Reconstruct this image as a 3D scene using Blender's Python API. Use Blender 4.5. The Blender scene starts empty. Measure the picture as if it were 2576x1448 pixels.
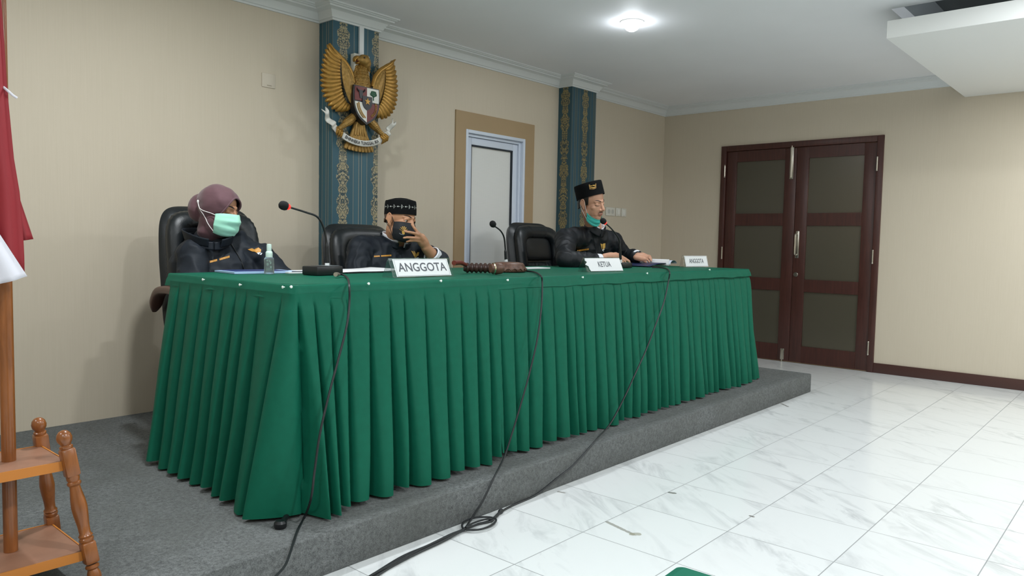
import bpy, bmesh, math, random
import numpy as np
from mathutils import Vector, Matrix, noise, Euler
from mathutils.bvhtree import BVHTree

random.seed(7)
scene = bpy.context.scene
COL = scene.collection
PI = math.pi
R = math.radians

# ------------------------------------------------------------------ camera
W, H = 2576, 1448
F_PX, YAW, PITCH, ROLL = 1889.656, 0.8492996, -0.0623640, 0.0195053
CAM = np.array([-7.142621, -4.157988, 1.107990])
_cy, _sy = math.cos(YAW), math.sin(YAW)
_f = np.array([_sy * math.cos(PITCH), _cy * math.cos(PITCH), math.sin(PITCH)])
_r = np.array([_cy, -_sy, 0.0])
_u = np.cross(_r, _f)
_c, _s = math.cos(ROLL), math.sin(ROLL)
_r2, _u2 = _c * _r + _s * _u, -_s * _r + _c * _u
cam_data = bpy.data.cameras.new('camera')
cam_data.sensor_width = 36.0
cam_data.lens = F_PX / W * 36.0
cam_data.clip_start = 0.05
cam = bpy.data.objects.new('camera', cam_data)
COL.objects.link(cam)
m3 = np.stack([_r2, _u2, -_f], 1)
mw = Matrix.Identity(4)
for i in range(3):
    for j in range(3):
        mw[i][j] = m3[i, j]
    mw[i][3] = CAM[i]
cam.matrix_world = mw
scene.camera = cam


def sight(u, v):
    return _r2 * ((u - W / 2) / F_PX) - _u2 * ((v - H / 2) / F_PX) + _f


def on(u, v, axis, val):
    """where the line of sight through a point of the photograph meets a plane x/y/z = val of the room"""
    d = sight(u, v)
    k = 'xyz'.index(axis)
    return CAM + d * (val - CAM[k]) / d[k]


# ------------------------------------------------------------------ materials
def lin(h):
    if isinstance(h, str):
        h = h.lstrip('#')
        c = [int(h[i:i + 2], 16) / 255 for i in (0, 2, 4)]
    else:
        c = [x / 255 for x in h]
    return [x / 12.92 if x <= 0.04045 else ((x + 0.055) / 1.055) ** 2.4 for x in c] + [1.0]


class Nodes:
    def __init__(self, name):
        self.m = bpy.data.materials.new(name)
        self.m.use_nodes = True
        self.t = self.m.node_tree
        self.b = self.t.nodes['Principled BSDF']

    def n(self, typ, props=None, **ins):
        nd = self.t.nodes.new(typ)
        for k, v in (props or {}).items():
            setattr(nd, k, v)
        for k, v in ins.items():
            key = int(k[1:]) if k[0] == 'i' and k[1:].isdigit() else k.replace('_', ' ')
            self.put(nd.inputs[key], v)
        return nd

    def put(self, sock, v):
        if isinstance(v, bpy.types.NodeSocket):
            self.t.links.new(v, sock)
        elif isinstance(v, bpy.types.Node):
            self.t.links.new(v.outputs[0], sock)
        else:
            sock.default_value = v

    def math(self, op, a, b=0.0, c=0.0, clamp=False):
        nd = self.n('ShaderNodeMath', {'operation': op, 'use_clamp': clamp}, i0=a, i1=b, i2=c)
        return nd.outputs[0]

    def mix(self, fac, a, b, blend='MIX'):
        nd = self.t.nodes.new('ShaderNodeMix')
        nd.data_type = 'RGBA'
        nd.blend_type = blend
        self.put(nd.inputs[0], fac)
        self.put(nd.inputs[6], a)
        self.put(nd.inputs[7], b)
        return nd.outputs[2]

    def ramp(self, fac, stops):
        nd = self.t.nodes.new('ShaderNodeValToRGB')
        el = nd.color_ramp.elements
        while len(el) < len(stops):
            el.new(0.5)
        for e, (p, c) in zip(el, stops):
            e.position = p
            e.color = c if len(c) == 4 else list(c) + [1]
        self.put(nd.inputs[0], fac)
        return nd.outputs[0]

    def coord(self, which='Object'):
        return self.t.nodes.new('ShaderNodeTexCoord').outputs[which]

    def pos(self):
        return self.t.nodes.new('ShaderNodeNewGeometry').outputs['Position']

    def sep(self, v):
        return self.n('ShaderNodeSeparateXYZ', i0=v).outputs

    def comb(self, x, y, z):
        return self.n('ShaderNodeCombineXYZ', i0=x, i1=y, i2=z).outputs[0]

    def noise(self, vec, scale, detail=2.0, rough=0.5, dist=0.0):
        nd = self.n('ShaderNodeTexNoise', None, Vector=vec, Scale=scale, Detail=detail, Roughness=rough, Distortion=dist)
        return nd.outputs[0]

    def scale(self, vec, s):
        return self.n('ShaderNodeVectorMath', {'operation': 'MULTIPLY'}, i0=vec, i1=s).outputs[0]

    def bump(self, h, strength=0.3, dist=0.01):
        nd = self.n('ShaderNodeBump', None, Height=h, Strength=strength, Distance=dist)
        self.put(self.b.inputs['Normal'], nd.outputs[0])

    def set(self, color=None, rough=None, **k):
        if color is not None:
            self.put(self.b.inputs['Base Color'], color)
        if rough is not None:
            self.put(self.b.inputs['Roughness'], rough)
        for a, v in k.items():
            self.put(self.b.inputs[a.replace('_', ' ')], v)
        return self


MATS = {}


def mat(name, color, rough=0.5, var=0.0, vscale=8.0, bump=0.0, bscale=200.0, **k):
    if name in MATS:
        return MATS[name]
    s = Nodes(name)
    c = lin(color)
    if var or bump:
        co = s.pos()
    if var:
        nz = s.noise(co, vscale, 3.0)
        d = [x * (1 - var) for x in c[:3]] + [1]
        l = [min(1, x * (1 + var)) for x in c[:3]] + [1]
        s.set(color=s.ramp(nz, [(0.3, d), (0.7, l)]))
    else:
        s.set(color=c)
    s.set(rough=rough, **k)
    if bump:
        s.bump(s.noise(co, bscale, 2.0), bump, 0.002)
    MATS[name] = s.m
    return s.m


# ------------------------------------------------------------------ mesh building
class MB:
    def __init__(self):
        self.v, self.f, self.m = [], [], []

    def add(self, vs, fs, m=0, M=None):
        o = len(self.v)
        if M is not None:
            vs = [M @ Vector(p) for p in vs]
        self.v.extend([tuple(float(c) for c in p) for p in vs])
        self.f.extend([[i + o for i in q] for q in fs])
        self.m.extend([m] * len(fs))
        return self

    def bm(self, b, m=0, M=None):
        b.verts.ensure_lookup_table()
        b.verts.index_update()
        self.add([v.co for v in b.verts], [[v.index for v in f.verts] for f in b.faces], m, M)
        b.free()
        return self

    def box(self, c, s, m=0, M=None, bev=0.0, seg=2):
        b = bmesh.new()
        bmesh.ops.create_cube(b, size=1.0)
        for v in b.verts:
            v.co = Vector((v.co.x * s[0], v.co.y * s[1], v.co.z * s[2]))
        if bev:
            bmesh.ops.bevel(b, geom=list(b.edges), offset=min(bev, min(s) * 0.49), segments=seg, affect='EDGES', profile=0.5)
        T = Matrix.Translation(Vector([float(x) for x in c]))
        return self.bm(b, m, T if M is None else M @ T)

    def span(self, x0, x1, y0, y1, z0, z1, m=0, bev=0.0, M=None):
        return self.box(((x0 + x1) / 2, (y0 + y1) / 2, (z0 + z1) / 2), (abs(x1 - x0), abs(y1 - y0), abs(z1 - z0)), m, M, bev)

    def tube(self, pts, r, n=10, m=0, M=None, closed=False, cap=True):
        P = [Vector([float(c) for c in p]) for p in pts]
        k = len(P)
        rr = r if isinstance(r, (list, tuple)) else [r] * k
        T = []
        for i in range(k):
            a = P[(i - 1) % k] if (closed or i > 0) else P[i]
            b = P[(i + 1) % k] if (closed or i < k - 1) else P[i]
            t = (b - a)
            T.append(t.normalized() if t.length > 1e-9 else Vector((0, 0, 1)))
        up = Vector((0, 0, 1)) if abs(T[0].z) < 0.9 else Vector((1, 0, 0))
        nrm = (up - T[0] * up.dot(T[0])).normalized()
        vs, fs = [], []
        for i in range(k):
            nrm = (nrm - T[i] * nrm.dot(T[i]))
            nrm = nrm.normalized() if nrm.length > 1e-6 else T[i].orthogonal().normalized()
            bi = T[i].cross(nrm)
            for j in range(n):
                a = 2 * PI * j / n
                vs.append(P[i] + (nrm * math.cos(a) + bi * math.sin(a)) * rr[i])
        for i in range(k if closed else k - 1):
            for j in range(n):
                a, b = i * n + j, i * n + (j + 1) % n
                c, d = ((i + 1) % k) * n + (j + 1) % n, ((i + 1) % k) * n + j
                fs.append([a, b, c, d])
        if cap and not closed:
            fs.append([j for j in range(n)][::-1])
            fs.append([(k - 1) * n + j for j in range(n)])
        return self.add(vs, fs, m, M)

    def lathe(self, prof, M=None, n=24, m=0, c=(0, 0, 0), caps=True):
        vs, fs = [], []
        k = len(prof)
        for (r, z) in prof:
            for j in range(n):
                a = 2 * PI * j / n
                vs.append((c[0] + r * math.cos(a), c[1] + r * math.sin(a), c[2] + z))
        for i in range(k - 1):
            for j in range(n):
                fs.append([i * n + j, i * n + (j + 1) % n, (i + 1) * n + (j + 1) % n, (i + 1) * n + j])
        if caps and prof[0][0] > 1e-6:
            fs.append(list(range(n))[::-1])
        if caps and prof[-1][0] > 1e-6:
            fs.append([(k - 1) * n + j for j in range(n)])
        return self.add(vs, fs, m, M)

    def prism(self, poly, z0, z1, M=None, m=0):
        k = len(poly)
        a = sum(poly[i][0] * poly[(i + 1) % k][1] - poly[(i + 1) % k][0] * poly[i][1] for i in range(k))
        if a < 0:
            poly = poly[::-1]
        vs = [(x, y, z0) for x, y in poly] + [(x, y, z1) for x, y in poly]
        fs = [list(range(k))[::-1], list(range(k, 2 * k))]
        fs += [[i, (i + 1) % k, k + (i + 1) % k, k + i] for i in range(k)]
        return self.add(vs, fs, m, M)

    def ell(self, c, r, rot=None, n=20, m=0, M=None):
        vs, fs = [], []
        h = n // 2
        q = (rot if rot is not None else Matrix.Identity(3))
        r = r if isinstance(r, (list, tuple)) else (r, r, r)
        cc = Vector([float(x) for x in c])
        for i in range(1, h):
            t = PI * i / h
            for j in range(n):
                p = 2 * PI * j / n
                vs.append(cc + q @ Vector((r[0] * math.sin(t) * math.cos(p), r[1] * math.sin(t) * math.sin(p), r[2] * math.cos(t))))
        top, bot = len(vs), len(vs) + 1
        vs += [cc + q @ Vector((0, 0, r[2])), cc + q @ Vector((0, 0, -r[2]))]
        for i in range(h - 2):
            for j in range(n):
                fs.append([i * n + j, (i + 1) * n + j, (i + 1) * n + (j + 1) % n, i * n + (j + 1) % n])
        for j in range(n):
            fs.append([top, j, (j + 1) % n])
            fs.append([bot, (h - 2) * n + (j + 1) % n, (h - 2) * n + j])
        return self.add(vs, fs, m, M)

    def cap(self, p0, p1, r0, r1=None, M=None, n=16):
        """tapered limb with round ends"""
        r1 = r0 if r1 is None else r1
        a, b = Vector([float(c) for c in p0]), Vector([float(c) for c in p1])
        d = (b - a)
        L = d.length
        if L < 1e-6:
            return self.ell(a, r0, M=M, n=n)
        d.normalize()
        pts, rs = [], []
        for t in (-0.985, -0.85, -0.55, -0.25):
            pts.append(a + d * r0 * t); rs.append(r0 * math.sqrt(1 - t * t))
        pts += [a, b]; rs += [r0, r1]
        for t in (0.25, 0.55, 0.85, 0.985):
            pts.append(b + d * r1 * t); rs.append(r1 * math.sqrt(1 - t * t))
        return self.tube(pts, rs, n, M=M)

    def chain(self, pts, rs, M=None, n=16):
        for i in range(len(pts) - 1):
            self.cap(pts[i], pts[i + 1], rs[i], rs[i + 1], M, n)
        return self

    def loft(self, rings, m=0, M=None, n=28, power=2.0):
        """rings: (centre, half-width vector, half-depth vector); closed at both ends"""
        vs, fs = [], []
        for (c, a, b) in rings:
            c, a, b = Vector(c), Vector(a), Vector(b)
            for j in range(n):
                t = 2 * PI * j / n
                ct, st = math.cos(t), math.sin(t)
                e = 2.0 / power
                vs.append(c + a * (math.copysign(abs(ct) ** e, ct)) + b * (math.copysign(abs(st) ** e, st)))
        k = len(rings)
        for i in range(k - 1):
            for j in range(n):
                fs.append([i * n + j, i * n + (j + 1) % n, (i + 1) * n + (j + 1) % n, (i + 1) * n + j])
        fs.append(list(range(n))[::-1])
        fs.append([(k - 1) * n + j for j in range(n)])
        return self.add(vs, fs, m, M)

    def grid(self, fn, nu, nv, m=0, M=None, wrap=False):
        vs = [fn(i / nu, j / nv) for j in range(nv + 1) for i in range(nu + (0 if wrap else 1))]
        k = nu if wrap else nu + 1
        fs = []
        for j in range(nv):
            for i in range(nu):
                fs.append([j * k + i, j * k + (i + 1) % k, (j + 1) * k + (i + 1) % k, (j + 1) * k + i])
        return self.add(vs, fs, m, M)

    def build(self, name, mats, parent=None, smooth=35, loc=None):
        """links the shape as ONE mesh object; world coordinates, re-based on the parent or on loc"""
        o = Vector((0, 0, 0))
        if parent is not None:
            o = origin(parent)
        elif loc is not None:
            o = Vector([float(c) for c in loc])
        me = bpy.data.meshes.new(name)
        me.from_pydata([(p[0] - o.x, p[1] - o.y, p[2] - o.z) for p in self.v], [], self.f)
        for mm in (mats if isinstance(mats, (list, tuple)) else [mats]):
            me.materials.append(mm)
        if any(self.m):
            me.polygons.foreach_set('material_index', self.m)
        me.update()
        if smooth:
            me.polygons.foreach_set('use_smooth', [True] * len(me.polygons))
            me.set_sharp_from_angle(angle=R(smooth))
        ob = bpy.data.objects.new(name, me)
        COL.objects.link(ob)
        if parent is not None:
            ob.parent = parent
        else:
            ob.location = o
        return ob


def origin(o):
    p = Vector((0, 0, 0))
    while o is not None:
        p += o.location
        o = o.parent
    return p


def thing(name, label, cat, loc, group=None):
    o = bpy.data.objects.new(name, None)
    o.empty_display_size = 0.1
    COL.objects.link(o)
    o.location = Vector([float(c) for c in loc])
    return tag(o, label, cat, group)


def tag(o, label, cat, group=None):
    o['label'] = label
    o['category'] = cat
    if group:
        o['group'] = group
    return o


def struct(o, label=None, cat=None):
    o['kind'] = 'structure'
    if label:
        o['label'] = label
    if cat:
        o['category'] = cat
    return o


def baked(ob, mods):
    """adds modifiers to an object and freezes the result"""
    for t, kw in mods:
        md = ob.modifiers.new(t, t)
        for k, v in kw.items():
            setattr(md, k, v)
    dg = bpy.context.evaluated_depsgraph_get()
    dg.update()
    me = bpy.data.meshes.new_from_object(ob.evaluated_get(dg))
    ob.modifiers.clear()
    old = ob.data
    ob.data = me
    name = old.name
    bpy.data.meshes.remove(old)
    me.name = name
    return ob


def fuse(mb, name, mats, parent, voxel=0.005, smooth=4, fn=None):
    """one continuous skin round all the shapes of mb"""
    ob = mb.build(name, mats, parent, smooth=0)
    baked(ob, [('REMESH', dict(mode='VOXEL', voxel_size=voxel, adaptivity=0.0)),
               ('SMOOTH', dict(factor=0.5, iterations=smooth))])
    me = ob.data
    if not me.materials:
        for mm in (mats if isinstance(mats, (list, tuple)) else [mats]):
            me.materials.append(mm)
    if fn is not None:
        k = len(me.vertices)
        co = np.empty(k * 3); me.vertices.foreach_get('co', co); co = co.reshape(-1, 3)
        no = np.empty(k * 3); me.vertices.foreach_get('normal', no); no = no.reshape(-1, 3)
        o = np.array(origin(ob))
        co2 = fn(co + o, no) - o
        me.vertices.foreach_set('co', co2.ravel())
        me.update()
    me.polygons.foreach_set('use_smooth', [True] * len(me.polygons))
    me.update()
    return ob


def bvh(ob):
    o = origin(ob)
    me = ob.data
    return BVHTree.FromPolygons([v.co + o for v in me.vertices], [list(p.vertices) for p in me.polygons])


def text_mesh(body, size, extrude=0.0, bold=0.0, align='CENTER', sx=1.0):
    cu = bpy.data.curves.new('lettering', 'FONT')
    cu.body = body
    cu.size = size
    cu.align_x = align
    cu.align_y = 'CENTER'
    cu.extrude = extrude
    cu.offset = bold
    cu.resolution_u = 4
    t = bpy.data.objects.new('lettering', cu)
    COL.objects.link(t)
    dg = bpy.context.evaluated_depsgraph_get()
    dg.update()
    me = bpy.data.meshes.new_from_object(t.evaluated_get(dg))
    vs = [(v.co.x * sx, v.co.y, v.co.z) for v in me.vertices]
    fs = [list(p.vertices) for p in me.polygons]
    bpy.data.objects.remove(t)
    bpy.data.curves.remove(cu)
    bpy.data.meshes.remove(me)
    return vs, fs


def spline(pts, k=8, closed=False):
    P = [np.array([float(c) for c in p]) for p in pts]
    n = len(P)
    out = []
    for i in range(n if closed else n - 1):
        g = lambda j: P[j % n] if closed else P[min(max(j, 0), n - 1)]
        a, b, c, d = g(i - 1), g(i), g(i + 1), g(i + 2)
        for s in range(k):
            t = s / k
            out.append(0.5 * (2 * b + (c - a) * t + (2 * a - 5 * b + 4 * c - d) * t * t + (3 * b - a - 3 * c + d) * t ** 3))
    if not closed:
        out.append(P[-1])
    return out


def frame_at(p, x, z):
    """matrix with local X along x and local Z along z"""
    x, z = Vector([float(c) for c in x]).normalized(), Vector([float(c) for c in z]).normalized()
    y = z.cross(x).normalized()
    x = y.cross(z)
    M = Matrix.Identity(4)
    for i in range(3):
        M[i][0], M[i][1], M[i][2], M[i][3] = x[i], y[i], z[i], float(p[i])
    return M
# ------------------------------------------------------------------ setting
CEIL, PLAT, YP = 2.55, 0.14, -2.124

# wallpaper: beige with fine vertical fibres
s = Nodes('beige_wallpaper')
p = s.pos()
fib = s.noise(s.scale(p, (150, 150, 3)), 1.0, 3.0, 0.6)
blot = s.noise(s.scale(p, (2.2, 2.2, 1.0)), 1.0, 2.0)
s.set(color=s.mix(s.math('MULTIPLY', blot, 0.35), s.ramp(fib, [(0.25, lin('#cabfab')), (0.75, lin('#cfc4b1'))]), lin('#c3b7a2')), rough=0.62)
s.bump(fib, 0.12, 0.002)
M_WALL = s.m
# wallpaper of the pillars: teal with golden damask bands
def pillar_paper(name, s0, gold, base, stripe):
    s = Nodes(name)
    p = s.sep(s.pos())
    run = s.math('SUBTRACT', p[0], p[1])                     # runs round the corner of the pillar
    per = 0.272
    t = s.math('SUBTRACT', s.math('MODULO', s.math('ADD', run, -s0 + 50 * per), per), per / 2)
    a = s.math('ABSOLUTE', t)
    wob = s.math('MULTIPLY', s.math('SINE', s.math('MULTIPLY', p[2], 2 * PI / 0.21)), 0.010)
    wob2 = s.math('MULTIPLY', s.math('SINE', s.math('MULTIPLY', p[2], 2 * PI / 0.07)), 0.006)
    edge = s.math('ADD', s.math('ADD', wob, wob2), 0.037)
    vec = s.comb(s.math('MULTIPLY', a, 1.0), 0.0, s.math('MULTIPLY', p[2], 0.8))
    vo = s.n('ShaderNodeTexVoronoi', {'feature': 'DISTANCE_TO_EDGE'}, Vector=vec, Scale=62.0, Randomness=0.9).outputs[0]
    nz = s.noise(vec, 75.0, 3.0, 0.6, 1.2)
    leaf = s.math('GREATER_THAN', s.math('ADD', s.math('MULTIPLY', vo, 1.4), s.math('MULTIPLY', nz, 0.9)), 0.56)
    inside = s.math('LESS_THAN', a, s.math('ADD', edge, s.math('MULTIPLY', s.math('SUBTRACT', nz, 0.5), 0.03)))
    band = s.math('MULTIPLY', leaf, inside)
    l1 = s.math('LESS_THAN', s.math('ABSOLUTE', s.math('SUBTRACT', a, 0.082)), 0.0016)
    l2 = s.math('LESS_THAN', s.math('ABSOLUTE', s.math('SUBTRACT', a, 0.125)), 0.0022)
    l3 = s.math('LESS_THAN', s.math('ABSOLUTE', s.math('SUBTRACT', a, 0.104)), 0.014)
    c = s.mix(s.math('MULTIPLY', l3, 0.55), lin(base), lin(stripe))
    c = s.mix(s.math('MULTIPLY', s.math('ADD', l1, l2), 0.55), c, lin(gold))
    c = s.mix(inside, c, lin('#2c4147'))
    gz = s.mix(s.noise(vec, 40.0), lin(gold), lin('#8f7f55'))
    c = s.mix(s.math('MULTIPLY', band, 0.85), c, gz)
    s.set(color=c, rough=0.5)
    s.bump(band, 0.15, 0.002)
    return s.m
M_PIL1 = pillar_paper('teal_damask_paper', -4.318 + 0.145 + 0.075 - 0.131, '#b9b093', '#2b5462', '#3a6472')
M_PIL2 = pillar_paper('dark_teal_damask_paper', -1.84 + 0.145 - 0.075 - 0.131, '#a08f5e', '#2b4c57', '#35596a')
M_CEIL = mat('ceiling_paint', '#e9ebee', 0.65, var=0.02, vscale=1.5)
M_CORN = mat('cornice_plaster', '#d6dada', 0.55)
M_SLAB = mat('white_gypsum_paint', '#f0f1ef', 0.6)
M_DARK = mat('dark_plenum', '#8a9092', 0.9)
M_BASE = mat('dark_brown_baseboard', '#4a2e28', 0.4)

# glossy white marble tiles, 40 cm
s = Nodes('marble_tiles')
p = s.pos()
x, y, z = s.sep(p)
def joint(c, o):
    t = s.math('MODULO', s.math('ADD', c, 40.0 - o), 0.4)
    return s.math('MINIMUM', t, s.math('SUBTRACT', 0.4, t))
jx, jy = joint(x, -4.835), joint(y, -2.515)
cellx = s.math('FLOOR', s.math('DIVIDE', s.math('ADD', x, 40 + 4.835), 0.4))
celly = s.math('FLOOR', s.math('DIVIDE', s.math('ADD', y, 40 + 2.515), 0.4))
rnd = s.n('ShaderNodeTexWhiteNoise', {'noise_dimensions': '2D'}, Vector=s.comb(cellx, celly, 0.0)).outputs[1]
off = s.n('ShaderNodeVectorMath', {'operation': 'MULTIPLY_ADD'}, i0=rnd, i1=(7, 7, 7), i2=p).outputs[0]
rot = s.n('ShaderNodeVectorRotate', {'rotation_type': 'Z_AXIS'}, Vector=off, Angle=0.62).outputs[0]
st = s.scale(rot, (9.0, 2.4, 1.0))
v1 = s.noise(st, 1.0, 5.0, 0.62, 0.9)
v2 = s.noise(s.scale(rot, (3.0, 1.0, 1.0)), 1.0, 2.0)
vein = s.math('MULTIPLY', s.ramp(v1, [(0.50, (0, 0, 0, 1)), (0.72, (1, 1, 1, 1))]), s.ramp(v2, [(0.38, (0, 0, 0, 1)), (0.62, (1, 1, 1, 1))]))
c = s.mix(s.math('MULTIPLY', vein, 0.72), lin('#dfe2e2'), lin('#a3a7aa'))
# dried smears and crumbs on the tiles
def smear(cc, ax, ay, bx, by, r, col, amt):
    dx, dy = bx - ax, by - ay
    L2 = dx * dx + dy * dy
    t = s.math('DIVIDE', s.math('ADD', s.math('MULTIPLY', s.math('SUBTRACT', x, ax), dx), s.math('MULTIPLY', s.math('SUBTRACT', y, ay), dy)), L2, clamp=True)
    ex = s.math('SUBTRACT', s.math('SUBTRACT', x, ax), s.math('MULTIPLY', t, dx))
    ey = s.math('SUBTRACT', s.math('SUBTRACT', y, ay), s.math('MULTIPLY', t, dy))
    d = s.math('SQRT', s.math('ADD', s.math('MULTIPLY', ex, ex), s.math('MULTIPLY', ey, ey)))
    wob = s.math('MULTIPLY', s.noise(p, 60.0, 2.0), r)
    return s.mix(s.math('MULTIPLY', s.math('LESS_THAN', d, s.math('ADD', wob, r * 0.35)), amt), cc, lin(col))
for (a, b, r, col, amt) in (((1527, 1312), (1592, 1343), 0.010, '#8c8a80', 0.75), ((1592, 1343), (1606, 1342), 0.016, '#96927f', 0.7),
                            ((1684, 1238), (1697, 1240), 0.010, '#6d6c66', 0.9), ((1888, 1297), (1894, 1299), 0.008, '#77756e', 0.9),
                            ((1966, 1015), (1982, 1022), 0.010, '#7c7a74', 0.85), ((1405, 1236), (1420, 1239), 0.008, '#85837c', 0.8)):
    A, B = on(*a, 'z', 0), on(*b, 'z', 0)
    c = smear(c, A[0], A[1], B[0], B[1], r, col, amt)
grout = s.math('LESS_THAN', s.math('MINIMUM', jx, jy), 0.0018)
c = s.mix(s.math('MULTIPLY', grout, 0.75), c, lin('#6f7274'))
s.set(color=c, rough=s.math('ADD', s.math('MULTIPLY', grout, 0.4), 0.16), Specular_IOR_Level=0.42)
s.bump(s.math('MULTIPLY', grout, -1.0), 0.3, 0.002)
M_TILE = s.m

# short grey carpet
s = Nodes('grey_carpet')
p = s.pos()
n1 = s.noise(p, 260.0, 3.0, 0.7)
n2 = s.noise(p, 70.0, 3.0, 0.7)
n3 = s.noise(p, 3.0, 3.0, 0.6)
c = s.ramp(s.math('ADD', s.math('MULTIPLY', n1, 0.55), s.math('MULTIPLY', n2, 0.45)), [(0.34, lin('#484b4b')), (0.66, lin('#838686'))])
c = s.mix(s.ramp(n3, [(0.35, (0, 0, 0, 1)), (0.7, (0.5, 0.5, 0.5, 1))]), c, lin('#585a57'))
s.set(color=c, rough=0.95, Specular_IOR_Level=0.15)
s.bump(n1, 0.6, 0.004)
M_CARPET = s.m

XW, YF = -9.3, -8.0
mb = MB().span(XW - .1, 3.0, YF - .1, 0.1, -0.1, 0.0)
struct(mb.build('floor', M_TILE, smooth=0))
# back wall with the opening of the aluminium door
D1 = (-3.0, -2.297, 1.963)
mb = MB()
mb.span(XW, D1[0], 0, 0.14, 0, 2.7); mb.span(D1[1], 0.0, 0, 0.14, 0, 2.7); mb.span(D1[0], D1[1], 0, 0.14, D1[2], 2.7)
struct(mb.build('wall_back', M_WALL, smooth=0))
# right wall with the opening of the double door
E1, E2, EH = -0.668, -2.194, 2.1
mb = MB()
mb.span(0, 0.14, E1, 0.14, 0, 2.7); mb.span(0, 0.14, YF, E2, 0, 2.7); mb.span(0, 0.14, E2, E1, EH, 2.7)
struct(mb.build('wall_right', M_WALL, smooth=0))
struct(MB().span(XW - .14, XW, YF, 0.14, 0, 2.7).build('wall_left', M_WALL, smooth=0))
struct(MB().span(XW, 0.14, YF - .14, YF, 0, 2.7).build('wall_front', M_WALL, smooth=0))
# ceiling with the open recess above the hanging slab
SX, SY = -2.24, -2.79
mb = MB()
mb.span(XW, -2.17, YF, 0.14, CEIL, CEIL + .08); mb.span(-2.17, 0.14, SY + 0.0, 0.14, CEIL, CEIL + .08)
struct(mb.build('ceiling', M_CEIL, smooth=0))
mb = MB()
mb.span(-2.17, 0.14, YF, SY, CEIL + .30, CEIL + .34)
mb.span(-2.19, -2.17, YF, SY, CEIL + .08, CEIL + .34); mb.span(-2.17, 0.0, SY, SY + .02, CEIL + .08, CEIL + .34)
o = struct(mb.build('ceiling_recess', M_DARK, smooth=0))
mb = MB().span(SX, -0.0, YF, SY, 2.36, 2.464, bev=0.004)
o = struct(mb.build('ceiling_slab', M_SLAB, smooth=30))
MB().span(-1.6, -1.2, -5.2, -3.02, 2.464, 2.62).build('light_trough', mat('trough_paint', '#aeb2b2', .6), o, smooth=0)

# cornice along walls and pillars
PW = [(-4.318, -3.958), (-1.84, -1.476)]
PD = 0.145
path = [(XW, 0)]
for a, b in PW:
    path += [(a, 0), (a, -PD), (b, -PD), (b, 0)]
path += [(0, 0), (0, SY)]
prof = [(0.0, 2.46), (0.010, 2.46), (0.012, 2.470), (0.020, 2.474), (0.028, 2.492), (0.044, 2.512), (0.066, 2.522), (0.072, 2.523), (0.074, 2.532),
        (0.084, 2.534), (0.090, 2.540), (0.098, 2.541), (0.100, 2.551), (0.0, 2.551)]
def offset_path(path, d):
    out = []
    for i, q in enumerate(path):
        ns = []
        for a, b in ((i - 1, i), (i, i + 1)):
            if a < 0 or b >= len(path):
                continue
            t = np.array(path[b]) - np.array(path[a]); t = t / np.linalg.norm(t)
            ns.append(np.array([t[1], -t[0]]))
        if len(ns) == 1:
            out.append(np.array(q) + ns[0] * d)
        else:
            out.append(np.array(q) + (ns[0] + ns[1]) * d / (1 + ns[0] @ ns[1]))
    return out
vs, fs = [], []
k = len(path)
for (d, z) in prof:
    vs += [(q[0], q[1], z) for q in offset_path(path, d)]
for i in range(len(prof) - 1):
    for j in range(k - 1):
        fs.append([i * k + j, i * k + j + 1, (i + 1) * k + j + 1, (i + 1) * k + j])
struct(MB().add(vs, fs).build('trim_1', M_CORN, smooth=25))

# papered pillars
for n, ((a, b), mm) in enumerate(zip(PW, (M_PIL1, M_PIL2))):
    o = MB().span(a, b, -PD, 0.0, 0.0, 2.5).build('wall_pillar', mm, smooth=0)
    struct(o)
# baseboards
struct(MB().span(-0.014, 0, E2, YF, 0, 0.088, bev=.003).build('baseboard_right', M_BASE))
struct(MB().span(-1.34, -0.0, -0.014, 0, 0, 0.088, bev=.003).build('baseboard_back', M_BASE))

# carpeted platform
mb = MB().span(XW, -1.339, YP, -0.0, 0, PLAT, bev=0.008)
struct(mb.build('platform', M_CARPET, smooth=40))

# ------------------------------------------------------------------ aluminium door in the back wall
M_TAN = mat('tan_surround_paint', '#a78f6d', 0.6, var=.03, vscale=3)
M_ALU = mat('white_aluminium', '#d3dcea', 0.35)
M_PANE_SHADE = mat('pane_shade_black', '#1d2630', 0.6)
s = Nodes('frosted_film_glass')
p = s.pos()
px, py, pz = s.sep(p)
g = s.math('LESS_THAN', s.math('MODULO', s.math('ADD', px, 10), 0.012), 0.002)
g2 = s.math('LESS_THAN', s.math('MODULO', pz, 0.012), 0.002)
s.set(color=s.mix(s.math('MULTIPLY', s.math('ADD', g, g2, clamp=True), 0.25), lin('#e4e5e2'), lin('#cfd0cd')), rough=0.28)
M_FROST = s.m
d1 = struct(bpy.data.objects.new('door_1', None)); COL.objects.link(d1); d1.location = (-2.65, 0, PLAT)
d1['label'] = 'white aluminium door with frosted pane in a tan surround between the two pillars'
mb = MB()
x0, x1, zt = D1
mb.span(-3.11, x0, -0.012, 0, PLAT, 2.095); mb.span(x1, -2.178, -0.012, 0, PLAT, 2.095); mb.span(x0, x1, -0.012, 0, zt, 2.095)
MB.build(mb, 'surround', M_TAN, d1, smooth=0)
def ring(x0, x1, zt, w, ya, yb, bev=.004):
    m = MB()
    m.span(x0, x0 + w, ya, yb, PLAT, zt, bev=bev); m.span(x1 - w, x1, ya, yb, PLAT, zt, bev=bev); m.span(x0 + w, x1 - w, ya, yb, zt - w, zt, bev=bev)
    return m
m = ring(x0, x1, zt, 0.026, -0.016, 0.06)
r2 = ring(x0 + .026, x1 - .026, zt - .026, 0.022, 0.012, 0.075)
for a, b, c in zip(r2.v, [0], [0]): pass
o = len(m.v); m.v += r2.v; m.f += [[i + o for i in q] for q in r2.f]; m.m += r2.m
m.build('door_frame', M_ALU, d1)
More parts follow.
